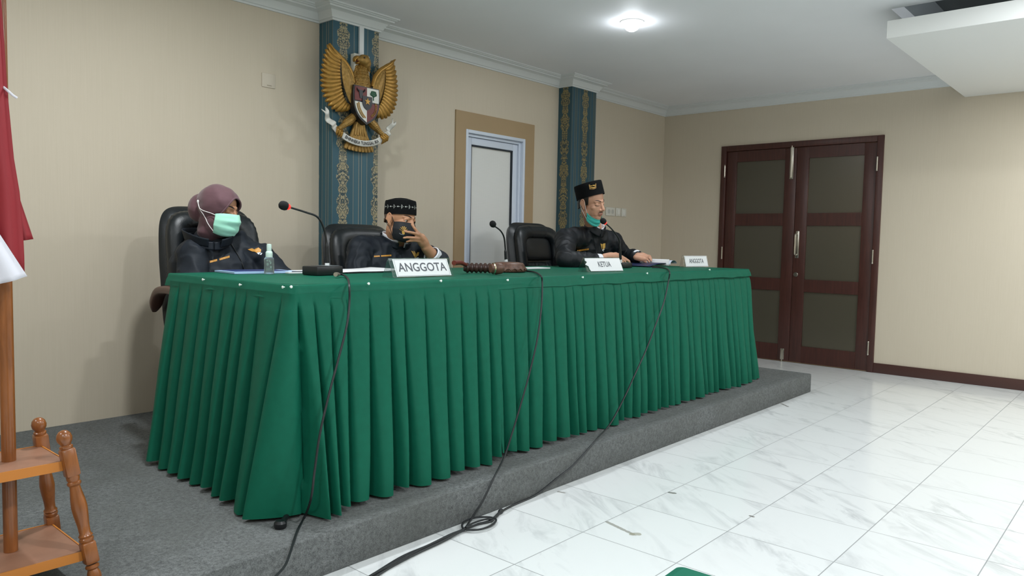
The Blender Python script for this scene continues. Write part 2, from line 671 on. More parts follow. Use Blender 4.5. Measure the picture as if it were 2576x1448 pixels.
leaf = ring(x0 + .050, x1 - .050, zt - .050, 0.055, 0.030, 0.07).build('door_leaf', M_ALU, d1)
gx0, gx1, gz = x0 + .105, x1 - .105, zt - .105
MB().span(gx0, gx1, 0.05, 0.062, PLAT + .05, gz).build('glass_pane', M_FROST, leaf, smooth=0)
m = MB()
m.span(gx1 - .011, gx1, 0.034, 0.05, PLAT + .05, gz); m.span(gx0, gx0 + .008, 0.034, 0.05, PLAT + .05, gz); m.span(gx0, gx1, 0.034, 0.05, gz - .011, gz)
m.build('pane_shade', M_PANE_SHADE, leaf, smooth=0)  # dark strips stand in for the shadowed gap round the set-back pane
mb = MB().span(x0 - .2, x1 + .2, 0.145, 0.165, 0, 2.3)
struct(mb.build('wall_behind_door', M_WALL, smooth=0))

# ------------------------------------------------------------------ brown double door in the right wall
s = Nodes('red_brown_wood')
p = s.pos()
g = s.noise(s.scale(p, (60, 60, 4)), 1.0, 4.0, 0.6)
s.set(color=s.ramp(g, [(0.3, lin('#3d211b')), (0.7, lin('#4e2b24'))]), rough=0.38)
s.bump(g, 0.08, 0.002)
M_DOOR = s.m
M_STEEL = mat('brushed_steel', '#c9c4b8', 0.28, Metallic=1.0)
s = Nodes('smoked_frosted_glass')
p = s.pos()
s.set(color=lin('#716c5c'), rough=0.30, Transmission_Weight=0.6, IOR=1.6)
s.bump(s.noise(p, 300.0, 2.0), 0.06, 0.002)
M_SMOKE = s.m
d2 = struct(bpy.data.objects.new('door_2', None)); COL.objects.link(d2); d2.location = (0, -1.43, 0)
d2['label'] = 'dark red-brown wooden double door with six frosted panes in the right wall'
mb = MB()
fw = 0.055
mb.span(-0.018, 0.1, E1 - fw, E1, 0, EH, bev=.004); mb.span(-0.018, 0.1, E2, E2 + fw, 0, EH, bev=.004); mb.span(-0.018, 0.1, E2 + fw, E1 - fw, EH - fw, EH, bev=.004)
mb.build('door_frame', M_DOOR, d2)
ROWS = [(0.165, 0.683), (0.800, 1.306), (1.424, 1.936)]
def leaf_of(ya, yb, pa, pb):
    m = MB()
    xa, xb = -0.002, 0.038
    m.span(xa, xb, ya, pa, 0.008, EH - fw - .004, bev=.003); m.span(xa, xb, pb, yb, 0.008, EH - fw - .004, bev=.003)
    zs = [0.008] + [z for r in ROWS for z in r] + [EH - fw - .004]
    for i in range(0, 8, 2):
        m.span(xa, xb, pb, pa, zs[i], zs[i + 1])
    L = m.build('door_leaf', M_DOOR, d2)
    for (za, zb) in ROWS:
        MB().span(0.012, 0.020, pb - .006, pa + .006, za - .006, zb + .006).build('glass_pane', M_SMOKE, L, smooth=0)
    return L
la = leaf_of(E1 - fw - .003, -1.430, -0.832, -1.318)
lb = leaf_of(-1.433, E2 + fw + .003, -1.545, -2.033)
def hinge(y, z, L):
    m = MB()
    m.tube([(-0.022, y, z - .05), (-0.022, y, z + .05)], 0.007, 10)
    m.ell((-0.022, y, z + .056), .0085, n=10); m.ell((-0.022, y, z - .056), .0085, n=10)
    m.build('hinge', M_STEEL, L)
for z in (0.213, 1.03, 1.85):
    hinge(E1 - fw + .008, z, la); hinge(E2 + fw - .008, z, lb)
m = MB().span(-0.012, -0.002, -1.402, -1.368, 1.745, 2.07, bev=.003); m.tube([(-0.014, -1.385, 1.76), (-0.014, -1.385, 2.06)], .006, 8)
m.build('flush_bolt', M_STEEL, la)
m = MB().span(-0.012, -0.002, -1.386, -1.35, 0.02, 0.125, bev=.003); m.tube([(-0.014, -1.368, 0.0), (-0.014, -1.368, 0.11)], .006, 8)
m.build('flush_bolt', M_STEEL, la)
m = MB().span(-0.012, -0.002, -1.486, -1.452, 1.0, 1.255, bev=.004)
m.tube(spline([(-0.012, -1.466, 1.23), (-0.05, -1.466, 1.225), (-0.056, -1.466, 1.19), (-0.056, -1.466, 1.13), (-0.056, -1.466, 1.07), (-0.05, -1.466, 1.035), (-0.012, -1.466, 1.03)], 5), .008, 10)
m.build('pull_handle', M_STEEL, lb)
m = MB().lathe([(0, 0), (.022, 0), (.022, .008), (.018, .012), (.009, .012), (.009, .014), (0, .014)], frame_at((-.002, -1.466, .844), (0, 1, 0), (-1, 0, 0)), 20)
m.build('lock_cylinder', mat('dull_steel', '#8f8a80', .35, Metallic=1.0), lb)
# dim corridor beyond the double door
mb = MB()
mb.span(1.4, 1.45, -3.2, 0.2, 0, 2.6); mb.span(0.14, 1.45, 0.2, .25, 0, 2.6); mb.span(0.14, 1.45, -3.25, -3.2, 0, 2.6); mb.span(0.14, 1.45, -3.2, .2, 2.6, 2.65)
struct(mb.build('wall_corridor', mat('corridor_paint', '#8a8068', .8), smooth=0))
# ------------------------------------------------------------------ long conference table under green cloth
M_GREEN = mat('green_satin_cloth', '#105e49', 0.55, var=0.05, vscale=30, bump=0.12, bscale=900, Specular_IOR_Level=0.14)
M_GTOP = M_GREEN
M_LEG = mat('black_table_metal', '#15171a', 0.4)
M_PIN = mat('white_pin_plastic', '#e4efe8', 0.3)
TZ = 0.940
TX0, TX1, TYF, TYB = -5.685, -1.93, -1.868, -0.885
tb = thing('conference_table', 'long conference table hidden under green cloth, its black feet peeping out below the skirt', 'table', (-3.8, -1.37, PLAT))
MB().span(TX0 + .02, TX1 - .02, TYF + .02, TYB - .01, TZ - .030, TZ - .003, bev=.004).build('tabletop', mat('laminate', '#6b4a35', .5), tb)
for lx in (-5.61, -4.45, -3.1, -2.02):
    for ly in (TYF + .07, TYB - .08):
        m = MB()
        if lx < -5 and ly < -1.5:
            m.tube([(lx, ly, PLAT + .012), (-5.803, -1.973, PLAT + .012)], .010, 10)
            m.lathe([(0, 0), (.018, 0), (.021, .006), (.021, .018), (.014, .026), (0, .026)], None, 16, c=(-5.805, -1.975, PLAT))
        m.span(lx - .02, lx + .02, ly - .02, ly + .02, PLAT + .03, TZ - .03, bev=.004)
        m.lathe([(0, 0), (.024, 0), (.028, .008), (.028, .024), (.018, .034), (0, .034)], None, 16, c=(lx, ly, PLAT))
        m.build('leg', M_LEG, tb)

# smooth noise used for cloth
def nz(x, y=0.0, z=0.0):
    return noise.noise(Vector((x, y, z)))

# flat cloth over the top with a narrow hanging hem, pinned along the edge
def cloth_top(x0, x1, yf, yb, zt, hem, name, r=0.012, out=0.016):
    """rounded top sheet; its edge hangs hem metres on front and both ends"""
    m = MB()
    nx, ny = 150, 36
    m.grid(lambda a, b: (x0 + r + (x1 - x0 - 2 * r) * a, yf + r + (yb - yf - 2 * r) * b,
                         zt + 0.0012 * nz(a * 30, b * 9, 3) + .0008), nx, ny)
    # hanging rim: front-left corner run  back-left -> front-left -> front-right -> back-right
    run = []
    rc = 0.03
    def seg(p, q, n):
        for i in range(n):
            t = i / n
            run.append((p[0] + (q[0] - p[0]) * t, p[1] + (q[1] - p[1]) * t))
    def arc(cx, cy, a0, a1, n):
        for i in range(n):
            a = a0 + (a1 - a0) * i / n
            run.append((cx + rc * math.cos(a), cy + rc * math.sin(a)))
    seg((x0, yb), (x0, yf + rc), 60)
    arc(x0 + rc, yf + rc, PI, 1.5 * PI, 8)
    seg((x0 + rc, yf), (x1 - rc, yf), 240)
    arc(x1 - rc, yf + rc, 1.5 * PI, 2 * PI, 8)
    seg((x1, yf + rc), (x1, yb), 60)
    run.append((x1, yb))
    k = len(run)
    vs, fs = [], []
    cx, cy = (x0 + x1) / 2, (yf + yb) / 2
    rows = [(-r * 1.2, 0.0008), (-r * .5, 0.0), (-r * .12, -.004), (0, -.012), (.35, -.3), (.7, -.65), (1.0, -1.0)]
    L = 0.0
    for j, (o, zz) in enumerate(rows):
        L = 0.0
        for i, (x, y) in enumerate(run):
            a = run[max(i - 1, 0)]; b = run[min(i + 1, k - 1)]
            t = np.array([b[0] - a[0], b[1] - a[1]]); t /= np.linalg.norm(t) + 1e-9
            nn = np.array([t[1], -t[0]])
            L += math.hypot(x - run[max(i - 1, 0)][0], y - run[max(i - 1, 0)][1])
            if j < 4:
                d, z = o, zt + zz
            else:
                w = nz(L * 6.5, 1.7, 9)
                d = out * o * (.7 + .35 * nz(L * 11, 4.2, 2)) + .004
                z = zt - .012 - (hem - .012) * o * (1 + .18 * w)
            vs.append((x + nn[0] * d, y + nn[1] * d, z))
    for j in range(len(rows) - 1):
        for i in range(k - 1):
            fs.append([j * k + i, j * k + i + 1, (j + 1) * k + i + 1, (j + 1) * k + i])
    m.add(vs, fs)
    return m.build(name, M_GTOP, None, smooth=60, loc=(cx, cy, zt))

tc = cloth_top(TX0, TX1, TYF, TYB, TZ, 0.050, 'tablecloth')
tag(tc, 'green cloth covering the long conference table top, pinned along its front edge', 'tablecloth')
for (u, v) in ((511, 703), (604, 716), (712, 722), (732, 721), (927, 713), (1109, 706), (1277, 704), (1466, 697), (1628, 687), (1785, 678)):
    d = sight(u, v)
    if u < 720:
        p = on(u, v, 'x', TX0 - .016); nn = (-1, 0, 0)
    else:
        p = on(u, v, 'y', TYF - .016); nn = (0, -1, 0)
    M = frame_at(p, (0, 0, 1), nn)
    MB().lathe([(.0022, -.006), (.0022, 0), (.0052, .001), (.0050, .003), (.003, .0045), (0, .005)], M, 12).build('pin', M_PIN, tc)

# pleated skirts
def skirt(run_pts, zt, zb_fn, per, seed, name, label, flare=0.085, group=None, puckers=(), corners=()):
    """run_pts: corner list in plan, cloth outside on the right-hand side of travel"""
    rnd = random.Random(seed)
    # resample the run with rounded corners
    dense = []
    for i in range(len(run_pts) - 1):
        a, b = np.array(run_pts[i]), np.array(run_pts[i + 1])
        n = max(2, int(np.linalg.norm(b - a) / 0.0031))
        for j in range(n):
            dense.append(a + (b - a) * j / n)
    dense.append(np.array(run_pts[-1]))
    D = np.array(dense)
    # normals smoothed round corners
    T = np.gradient(D, axis=0); T /= np.linalg.norm(T, axis=1)[:, None] + 1e-9
    kk = 17
    ker = np.hanning(kk + 2)[1:-1]; ker /= ker.sum()
    pad = lambda A: np.stack([np.convolve(np.pad(A[:, c], kk // 2, mode='edge'), ker, 'valid') for c in range(2)], 1)
    T2 = pad(T); T2 /= np.linalg.norm(T2, axis=1)[:, None] + 1e-9
    D = pad(D)
    N = np.stack([T2[:, 1], -T2[:, 0]], 1)
    S = np.concatenate([[0], np.cumsum(np.linalg.norm(np.diff(D, axis=0), axis=1))])
    Lt = S[-1]
    # pleat boundaries
    cuts = [0.0]
    while cuts[-1] < Lt:
        cuts.append(cuts[-1] + per * rnd.uniform(0.78, 1.25))
    cuts = np.array(cuts)
    for c_ in corners:
        k_ = int(np.argmin(np.abs(cuts - c_)))
        cuts[k_ - 1:k_ + 2] = (c_ - .062, c_ + .004, c_ + .066)
        cuts[k_ + 2] = max(cuts[k_ + 2], c_ + .125); cuts[k_ - 2] = min(cuts[k_ - 2], c_ - .12)
    amp = [rnd.uniform(0.8, 1.2) for _ in cuts]
    lean = [rnd.uniform(-.16, .16) for _ in cuts]
    hemv = [rnd.uniform(-.010, .010) for _ in cuts]
    rows = 30
    corner0 = corners[0] if corners else -1.0
    vs, fs = [], []
    k = len(D)
    for j in range(rows + 1):
        g = (j / rows) ** 0.9
        for i in range(k):
            sft = S[i] + 0.055 * g * min(1.0, max(0.0, (S[i] - corner0) / .15)) + 0.030 * g * (nz(S[i] * 2.3, seed * 3.1, g * .8))
            q = int(np.searchsorted(cuts, sft, 'right') - 1)
            q = min(max(q, 0), len(cuts) - 2)
            w = cuts[q + 1] - cuts[q]
            f = (sft - cuts[q]) / w
            lo = 0.30 + lean[q] * .5
            open_ = max(0.0, (g - 0.075) / 0.925)
            # flat panel, then a deep narrow fold turned under
            d1 = min(f, 1 - f) * w
            width = 0.0032 + 0.0125 * open_
            val = 1 - math.exp(-(d1 / width) ** 2)
            belly = math.sin(PI * min(max(f, 0), 1)) ** 0.7
            A = (0.018 if g > .085 else 0.0) + 0.098 * open_ ** 0.8 * amp[q]
            fl_ = flare * (1 + sum(.55 * math.exp(-((S[i] - c_) / .13) ** 2) for c_ in corners))
            d = fl_ * g ** 1.15 + A * (0.75 * val + 0.25 * belly * val + (0.22 * (f - .5))) - A * .62 + .010
            d += 0.012 * g * nz(S[i] * 5, g * 2.0, seed)
            for c_ in puckers:
                e_ = (S[i] - c_ - .012 * g) / .020
                if abs(e_) < 2 and .12 < g < .95:
                    d += .0045 * math.exp(-e_ * e_) * math.sin(g * 88 + e_ * 2.2) * nz(g * 9, c_ * 7, 3)
            z = zt + (zb_fn(S[i] / Lt) + hemv[q] * (1 - 0.0) - zt) * (j / rows)
            sh = 0.012 * open_ * lean[q] * 4 * (f - .5)
            vs.append((D[i, 0] + N[i, 0] * d + T2[i, 0] * sh, D[i, 1] + N[i, 1] * d + T2[i, 1] * sh, z))
    for j in range(rows):
        for i in range(k - 1):
            fs.append([j * k + i, j * k + i + 1, (j + 1) * k + i + 1, (j + 1) * k + i])
    ob = MB().add(vs, fs).build(name, M_GREEN, None, smooth=75, loc=(D[:, 0].mean(), D[:, 1].mean(), PLAT))
    return tag(ob, label, 'table skirt', group)

XS = -4.725
skirt([(TX0 - .004, TYB - .05), (TX0 - .004, TYF - .004), (XS + .03, TYF - .006)], TZ - .030, lambda t: 0.155,
      0.088, 11, 'table_skirt', 'pleated green skirt round the left end of the table, hanging lower at its seam', puckers=(1.13, 1.67), corners=(.935,))
skirt([(XS, TYF - .002), (TX1 + .004, TYF + .022), (TX1 + .004, TYB - .05)], TZ - .030, lambda t: 0.152 + .030 * max(0, 1 - t / .06),
      0.083, 5, 'table_skirt', 'pleated green skirt along the right two thirds of the table front', flare=.072, puckers=(.03, .07))

# corner of another green-covered table close to the camera
cz = 0.76
c0 = on(1706, 1411, 'z', cz)
c1 = on(1826, 1448, 'z', cz); c2 = on(1638, 1448, 'z', cz)
dx = (c1 - c0)[:2] / np.linalg.norm((c1 - c0)[:2]); dy = (c2 - c0)[:2] / np.linalg.norm((c2 - c0)[:2])
ang = math.atan2(dx[1], dx[0])
ft = thing('side_table', 'green-covered table close to the camera, only its corner showing at the bottom edge', 'table', (c0[0], c0[1], 0))
ax = np.array([math.cos(ang), math.sin(ang)]); ay = np.array([ax[1], -ax[0]])
if ay @ dy < 0:
    ay = -ay
def tp(a, b, z):
    q = c0[:2] + ax * a + ay * b
    return (q[0], q[1], z)
m = MB()
LX, LY = 1.2, 0.6
vs, fs = [], []
def rim(d, z, n=14):
    o = []
    rc = .012
    cs = [((rc, rc), PI, 1.5 * PI), ((LX - rc, rc), 1.5 * PI, 2 * PI), ((LX - rc, LY - rc), 0, .5 * PI), ((rc, LY - rc), .5 * PI, PI)]
    for (cx, cyy), a0, a1 in cs:
        for i in range(n + 1):
            a = a0 + (a1 - a0) * i / n
            o.append(tp(cx + (rc + d) * math.cos(a), cyy + (rc + d) * math.sin(a), z))
    return o
rows = [(-.012, cz), (-.003, cz - .003), (0, cz - .012), (.004, cz - .05), (.008, cz - .2), (.014, cz - .5), (.018, .04)]
n = len(rim(0, 0))
for d, z in rows:
    vs += rim(d, z)
fs.append(list(range(n)))
for j in range(len(rows) - 1):
    for i in range(n):
        fs.append([j * n + i, j * n + (i + 1) % n, (j + 1) * n + (i + 1) % n, (j + 1) * n + i])
m.add(vs, fs).build('cloth_cover', M_GREEN, ft, smooth=50)
for a in (.08, LX - .08):
    for b in (.08, LY - .08):
        q = tp(a, b, 0)
        MB().span(q[0] - .02, q[0] + .02, q[1] - .02, q[1] + .02, 0, cz - .03, bev=.003).build('leg', M_LEG, ft)

# ------------------------------------------------------------------ flag, pole and turned wooden stand
s = Nodes('varnished_wood')
p = s.coord('Object')
g = s.noise(s.scale(p, (40, 40, 5)), 1.0, 4.0, 0.6, .6)
s.set(color=s.ramp(g, [(0.3, lin('#73421e')), (0.7, lin('#96592a'))]), rough=0.3, Coat_Weight=0.3, Coat_Roughness=0.15)
M_WOOD = s.m
M_BOARD = mat('shelf_board', '#8f6650', 0.5, var=.12, vscale=14)
M_EDGE = mat('orange_edging', '#bf772c', 0.4)
SXc, SYc = -6.533, -1.813
Z1, Z2, A1, A2 = 0.486, 0.235, 0.112, 0.146
st = thing('flag_stand', 'two-tier varnished wooden flag stand with four turned spindle legs at the left edge', 'flag stand', (SXc, SYc, PLAT))
for (z, a) in ((Z1, A1 - .006), (Z2, A2 - .006)):
    sh = MB().span(SXc - a, SXc + a, SYc - a, SYc + a, z - .024, z, bev=.002).build('shelf', M_BOARD, st)
    m = MB()
    e = .004
    m.span(SXc - a - e, SXc + a + e, SYc - a - e, SYc - a, z - .025, z + .001); m.span(SXc - a - e, SXc + a + e, SYc + a, SYc + a + e, z - .025, z + .001)
    m.span(SXc - a - e, SXc - a, SYc - a, SYc + a, z - .025, z + .001); m.span(SXc + a, SXc + a + e, SYc - a, SYc + a, z - .025, z + .001)
    m.build('edging', M_EDGE, sh, smooth=0)
slope = (A2 - A1) / (Z1 - Z2)
for sx in (-1, 1):
    for sy in (-1, 1):
        base = np.array([SXc + sx * (A2 + slope * (Z2 - PLAT)), SYc + sy * (A2 + slope * (Z2 - PLAT)), PLAT])
        up = np.array([-sx * slope, -sy * slope, 1.0]); up /= np.linalg.norm(up)
        M = frame_at(base, (1, 0, 0), up)
        h1, h2 = (Z2 - PLAT), (Z1 - PLAT)
        m = MB()
        m.lathe([(0, 0), (.011, 0), (.016, .008), (.018, .022), (.0165, .034), (.013, .044), (.0175, .049), (.0175, .054), (.014, .058)], M, 20)
        m.box((0, 0, h2 * 0 + h1 - .003), (.036, .036, .062), 0, M, bev=.006)
        m.lathe([(.015, h1 + .026), (.0185, h1 + .032), (.0185, h1 + .037), (.0155, h1 + .040), (.0185, h1 + .045), (.0140, h1 + .052), (.0150, h1 + .075), (.0185, h1 + .105),
                 (.0200, h1 + .128), (.0180, h1 + .150), (.0145, h1 + .172), (.0130, h1 + .186), (.0175, h1 + .192), (.0175, h1 + .197), (.0140, h1 + .200), (.0165, h1 + .206), (.0165, h1 + .222)], M, 20)
        m.box((0, 0, h2 + .002), (.036, .036, .078), 0, M, bev=.006)
        t = h2 + .041
        m.lathe([(.014, t - .003), (.0165, t + .003), (.0165, t + .007), (.0125, t + .010), (.0140, t + .014), (.0185, t + .022), (.0195, t + .031), (.0170, t + .041), (.011, t + .048), (.004, t + .051), (0, t + .0515)], M, 20)
        m.build('leg', M_WOOD, st)
po = thing('flag_pole', 'varnished wooden flag pole standing in the two-tier stand', 'flag pole', (SXc, SYc, Z2))
MB().tube([(SXc, SYc, Z2 + .0005), (SXc, SYc, 2.15)], .0172, 20).build('shaft', M_WOOD, po)
MB().lathe([(.0172, 2.15), (.024, 2.155), (.024, 2.165), (.012, 2.17), (.02, 2.19), (.012, 2.22), (0, 2.26)], None, 16, c=(SXc, SYc, 0)).build('finial', mat('brass_finial', '#c79a3c', .25, Metallic=1.0), po)
# flag: hangs from the pole in folds; the fly end (free corner) droops down
M_RED = mat('red_flag_satin', '#92202a', 0.6, bump=.1, bscale=700)
M_WHITE = mat('white_flag_satin', '#dfe0ea', 0.5, bump=.1, bscale=700, Sheen_Weight=.2)
fl = thing('flag', 'red and white flag hanging in folds from the wooden pole', 'flag', (SXc, SYc, 2.0))
def fold_sheet(prof, zt_off, mm, name):
    """prof: rows of (z, half-width left, right edge x offset, y offset)"""
    m = MB()
    rows = len(prof)
    n = 60
    vs, fs = [], []
    for j, (z, xl, xr, yo, am) in enumerate(prof):
        for i in range(n + 1):
            t = i / n
            xx = xl + (xr - xl) * t
            yy = yo + am * math.sin(t * 2 * PI * 3.2 + .5 * z) - .012
            zz = z + zt_off(t)
            vs.append((SXc + xx, SYc + yy, zz))
    for j in range(rows - 1):
        for i in range(n):
            fs.append([j * (n + 1) + i, j * (n + 1) + i + 1, (j + 1) * (n + 1) + i + 1, (j + 1) * (n + 1) + i])
    ob = m.add(vs, fs).build(name, mm, fl, smooth=60)
    md = ob.modifiers.new('thickness', 'SOLIDIFY'); md.thickness = .0015
    return ob
# outer red fold, its right edge slants out as it falls
redp = []
for i in range(25):
    t = i / 24
    z = 2.02 - (2.02 - 1.00) * t
    xr = np.interp(z, [1.00, 1.06, 1.20, 1.30, 1.47, 1.60, 2.02], [.036, .036, .030, .017, .006, .001, -.018])
    xl = np.interp(z, [1.0, 2.02], [-.20, -.10])
    redp.append((z, xl, xr, -.035, .010))
fold_sheet(redp, lambda t: (-.005 + .145 * max(0, (1 - t) * 1.0) ** 1.0 if False else 0.0), M_RED, 'red_band')
# the white lower half: slants from lower right up to the left
whp = []
for i in range(13):
    t = i / 12
    z = 1.14 - .15 * t
    whp.append((z, -.19 + .01 * t, np.interp(t, [0, 1], [-.048, .034]), -.062, .008))
def wh_drop(t):
    return -.062 * (1 - t)
fold_sheet(whp, wh_drop, M_WHITE, 'white_band')
# a second red fold behind, whose corner sticks out to the right
bk = []
for i in range(17):
    t = i / 16
    z = 1.31 - .235 * t
    bk.append((z, -.05, np.interp(t, [0, .45, 1], [.012, .036, .072]), .016, .006))
fold_sheet(bk, lambda t: .018 * max(0, t - .3), M_RED, 'red_fold')
m = MB()
m.tube(spline([(SXc - .008, SYc - .03, 1.488), (SXc + .004, SYc - .052, 1.470), (SXc + .014, SYc - .05, 1.462), (SXc + .024, SYc - .05, 1.456)], 5), [.0035] * 15 + [.003], 8)
m.build('tie', M_WHITE, fl)

# ------------------------------------------------------------------ leather office chairs
M_LEATH = mat('black_leather', '#12181c', 0.36, var=.08, vscale=30, bump=.25, bscale=420, Specular_IOR_Level=.5)
M_ARMW = mat('brown_arm_wood', '#4d3229', .4)
M_BLACKP = mat('black_plastic', '#17191b', .45)

def office_chair(cx, cy, yaw, label, zt=1.245, half=.275, lean=.10):
    ch = thing('office_chair', label, 'chair', (cx, cy, PLAT), 'black leather chairs behind the table')
    M = Matrix.Translation((cx, cy, PLAT)) @ Matrix.Rotation(yaw, 4, 'Z')
    H0, HT = 0.50, zt - PLAT
    def back_pt(x, z, y):
        t = (z - H0) / (HT - H0)
        return Vector((x, y + .235 + lean * (t if t < 0 else t ** 1.2), z))
    # outer shell, rounded square outline
    def shell(yoff, hw, z0, z1, th, bulge, rr):
        m = MB()
        nu, nv = 28, 30
        def P(a, b, side):
            # superelliptic outline
            u, v = 2 * a - 1, 2 * b - 1
            k = (abs(u) ** 6 + abs(v) ** 6) ** (1 / 6) if (u or v) else 0
            mx = max(abs(u), abs(v))
            f = mx / k if k else 1
            u2, v2 = u * f, v * f
            x = hw * u2 * (1 - .06 * (v2 - .2) * (v2 > .2))
            z = (z0 + z1) / 2 + (z1 - z0) / 2 * v2
            e = max(0.0, 1 - mx ** 8) ** .5
            y = yoff + side * th * e
            y -= bulge * (1 - u2 * u2) * 0 + .035 * (u2 * u2) * (-1 if side else 1) * -0.6
            return back_pt(x, z, y)
        for sd in (-1, 1):
            g = MB().grid(lambda a, b: P(a, b, sd), nu, nv)
            if sd > 0:
                g.f = [q[::-1] for q in g.f]
            o = len(m.v); m.v += g.v; m.f += [[i + o for i in q] for q in g.f]; m.m += g.m
        return m
    sm = shell(.05, half, H0 - .08, HT, .055, 0, .1)
    sm.v = [tuple(M @ Vector(p)) for p in sm.v]
    back = sm.build('backrest', M_LEATH, ch, smooth=80)
    # front roll cushion: creased rim
    m = MB()
    n, kk = 160, 14
    hw, zc, hz = half - .062, (H0 + .02 + HT - .05) / 2, (HT - .05 - H0 - .02) / 2
    vs, fs = [], []
    for i in range(n):
        a = 2 * PI * i / n
        ca, sa = math.cos(a), math.sin(a)
        q = (abs(ca) ** 5 + abs(sa) ** 5) ** (-1 / 5)
        cr = .0035 * abs(math.sin(a * 38)) * (abs(ca) > .35)
        rad = .050 - cr
        for j in range(kk):
            b = 2 * PI * j / kk
            x = (hw + rad * math.cos(b)) * ca * q
            z = zc + (hz - .02 + rad * math.cos(b)) * sa * q
            y = -.02 + rad * .9 * math.sin(b) - .015 * (ca * q) ** 2
            vs.append(M @ back_pt(x, z, y))
    for i in range(n):
        for j in range(kk):
            fs.append([i * kk + j, i * kk + (j + 1) % kk, ((i + 1) % n) * kk + (j + 1) % kk, ((i + 1) % n) * kk + j])
    m.add(vs, fs).build('bolster', M_LEATH, ch, smooth=80)
    # inner pads: head pad and ribbed lumbar pad
    def pad(z0, z1, rib):
        m = MB()
        def P(a, b):
            u, v = 2 * a - 1, 2 * b - 1
            e = max(0.0, (1 - abs(u) ** 5) * (1 - abs(v) ** 5)) ** .5
            r = .006 * abs(math.sin(a * PI * 9)) if rib else 0.0
            return M @ back_pt((hw - .03) * u, (z0 + z1) / 2 + (z1 - z0) / 2 * v, .0 - (.038 - r) * e)
        return m.grid(P, 54, 22).build('back_pad', M_LEATH, ch, smooth=80)
    top = HT - .085
    pad(top - .21, top, False)
    pad(H0 + .06, top - .215, True)
    # seat
    m = MB()
    def P(a, b, sd):
        u, v = 2 * a - 1, 2 * b - 1
        k = (abs(u) ** 5 + abs(v) ** 5) ** (1 / 5) if (u or v) else 0
        mx = max(abs(u), abs(v)); f = mx / k if k else 1
        e = max(0.0, 1 - mx ** 6) ** .5
        return M @ Vector((.26 * u * f, -.03 + .26 * v * f, .415 + sd * .055 * e))
    for sd in (-1, 1):
        g = MB().grid(lambda a, b: P(a, b, sd), 24, 24)
        if sd < 0:
            g.f = [q[::-1] for q in g.f]
        o = len(m.v); m.v += g.v; m.f += [[i + o for i in q] for q in g.f]; m.m += g.m
    m.build('seat', M_LEATH, ch, smooth=80)
    # arms
    for sx in (-1, 1):
        m = MB()
        pts = [(.29 * sx, .27, .60), (.30 * sx, .17, .695), (.305 * sx, .04, .716), (.308 * sx, -.08, .714), (.306 * sx, -.17, .711), (.304 * sx, -.215, .704)]
        sp = spline(pts, 6)
        rings = []
        for i, q in enumerate(sp):
            a = np.array(sp[max(i - 1, 0)]); b = np.array(sp[min(i + 1, len(sp) - 1)])
            t = Vector(b - a).normalized()
            side = Vector((1, 0, 0)); up = side.cross(t).normalized()
            e = min(1, .35 + min(i, len(sp) - 1 - i) / 4)
            rings.append((q, side * .030 * e, up * .019 * e))
        m.loft(rings, M=M, n=16, power=3)
        arm = m.build('armrest', M_ARMW, ch, smooth=60)
        m = MB()
        m.tube(spline([(.30 * sx, .0, .69), (.31 * sx, .02, .57), (.29 * sx, .04, .44), (.24 * sx, .04, .37), (.12 * sx, .0, .36)], 5), .017, 10, M=M)
        m.build('arm_bracket', M_BLACKP, arm)
    m = MB().lathe([(.028, .11), (.028, .24), (.022, .24), (.022, .36), (.06, .362), (.06, .37)], M, 16)
    m.build('gas_column', M_BLACKP, ch)
    for i in range(5):
        a = 2 * PI * i / 5 + .3
        d = np.array([math.cos(a), math.sin(a), 0])
        m = MB().tube([d * .02 + (0, 0, .12), d * .15 + (0, 0, .105), d * .29 + (0, 0, .075)], [.024, .020, .016], 10, M=M)
        leg = m.build('base_arm', M_BLACKP, ch)
        q = M @ Vector(d * .285)
        m = MB()
        for sg in (-1, 1):
            t = np.array([-d[1], d[0], 0]) * sg * .014
            m.lathe([(0, -.009), (.022, -.009), (.026, -.004), (.026, .004), (.022, .009), (0, .009)], M @ frame_at(d * .285 + t + (0, 0, .027), (0, 0, 1), (-d[1], d[0], 0)), 16)
        m.build('caster', M_BLACKP, leg)
    return ch

office_chair(-5.315, -.80, R(-4), 'black leather office chair with brown armrest behind the woman, at the table end', zt=1.250, half=.25)
office_chair(-4.30, -.75, R(2), 'black leather office chair behind the man in the white-patterned cap', zt=1.192, half=.275)
office_chair(-2.62, -.72, R(3), 'black leather office chair with creased padded rim behind the man reading', zt=1.252, half=.29)
# ------------------------------------------------------------------ things on the table
T0 = TZ + 0.0022
M_PAPER = mat('white_paper', '#eceef0', 0.6)
M_INK = mat('dark_ink', '#5b5e66', 0.6)
s = Nodes('clear_acrylic')
s.set(color=(1, 1, 1, 1), rough=0.03, Transmission_Weight=1.0, IOR=1.3, Alpha=0.45)
M_ACR = s.m
M_MIC = mat('matt_black_mic', '#16181b', 0.4)
M_SILV = mat('silver_metal', '#c9cdd0', 0.3, Metallic=1.0)
s = Nodes('red_lit_ring')
s.set(color=lin('#c01818'), rough=.4, Emission_Color=lin('#ff2a20'), Emission_Strength=1.6)
M_RING = s.m
M_RUB = mat('black_cable_rubber', '#14191c', 0.5)

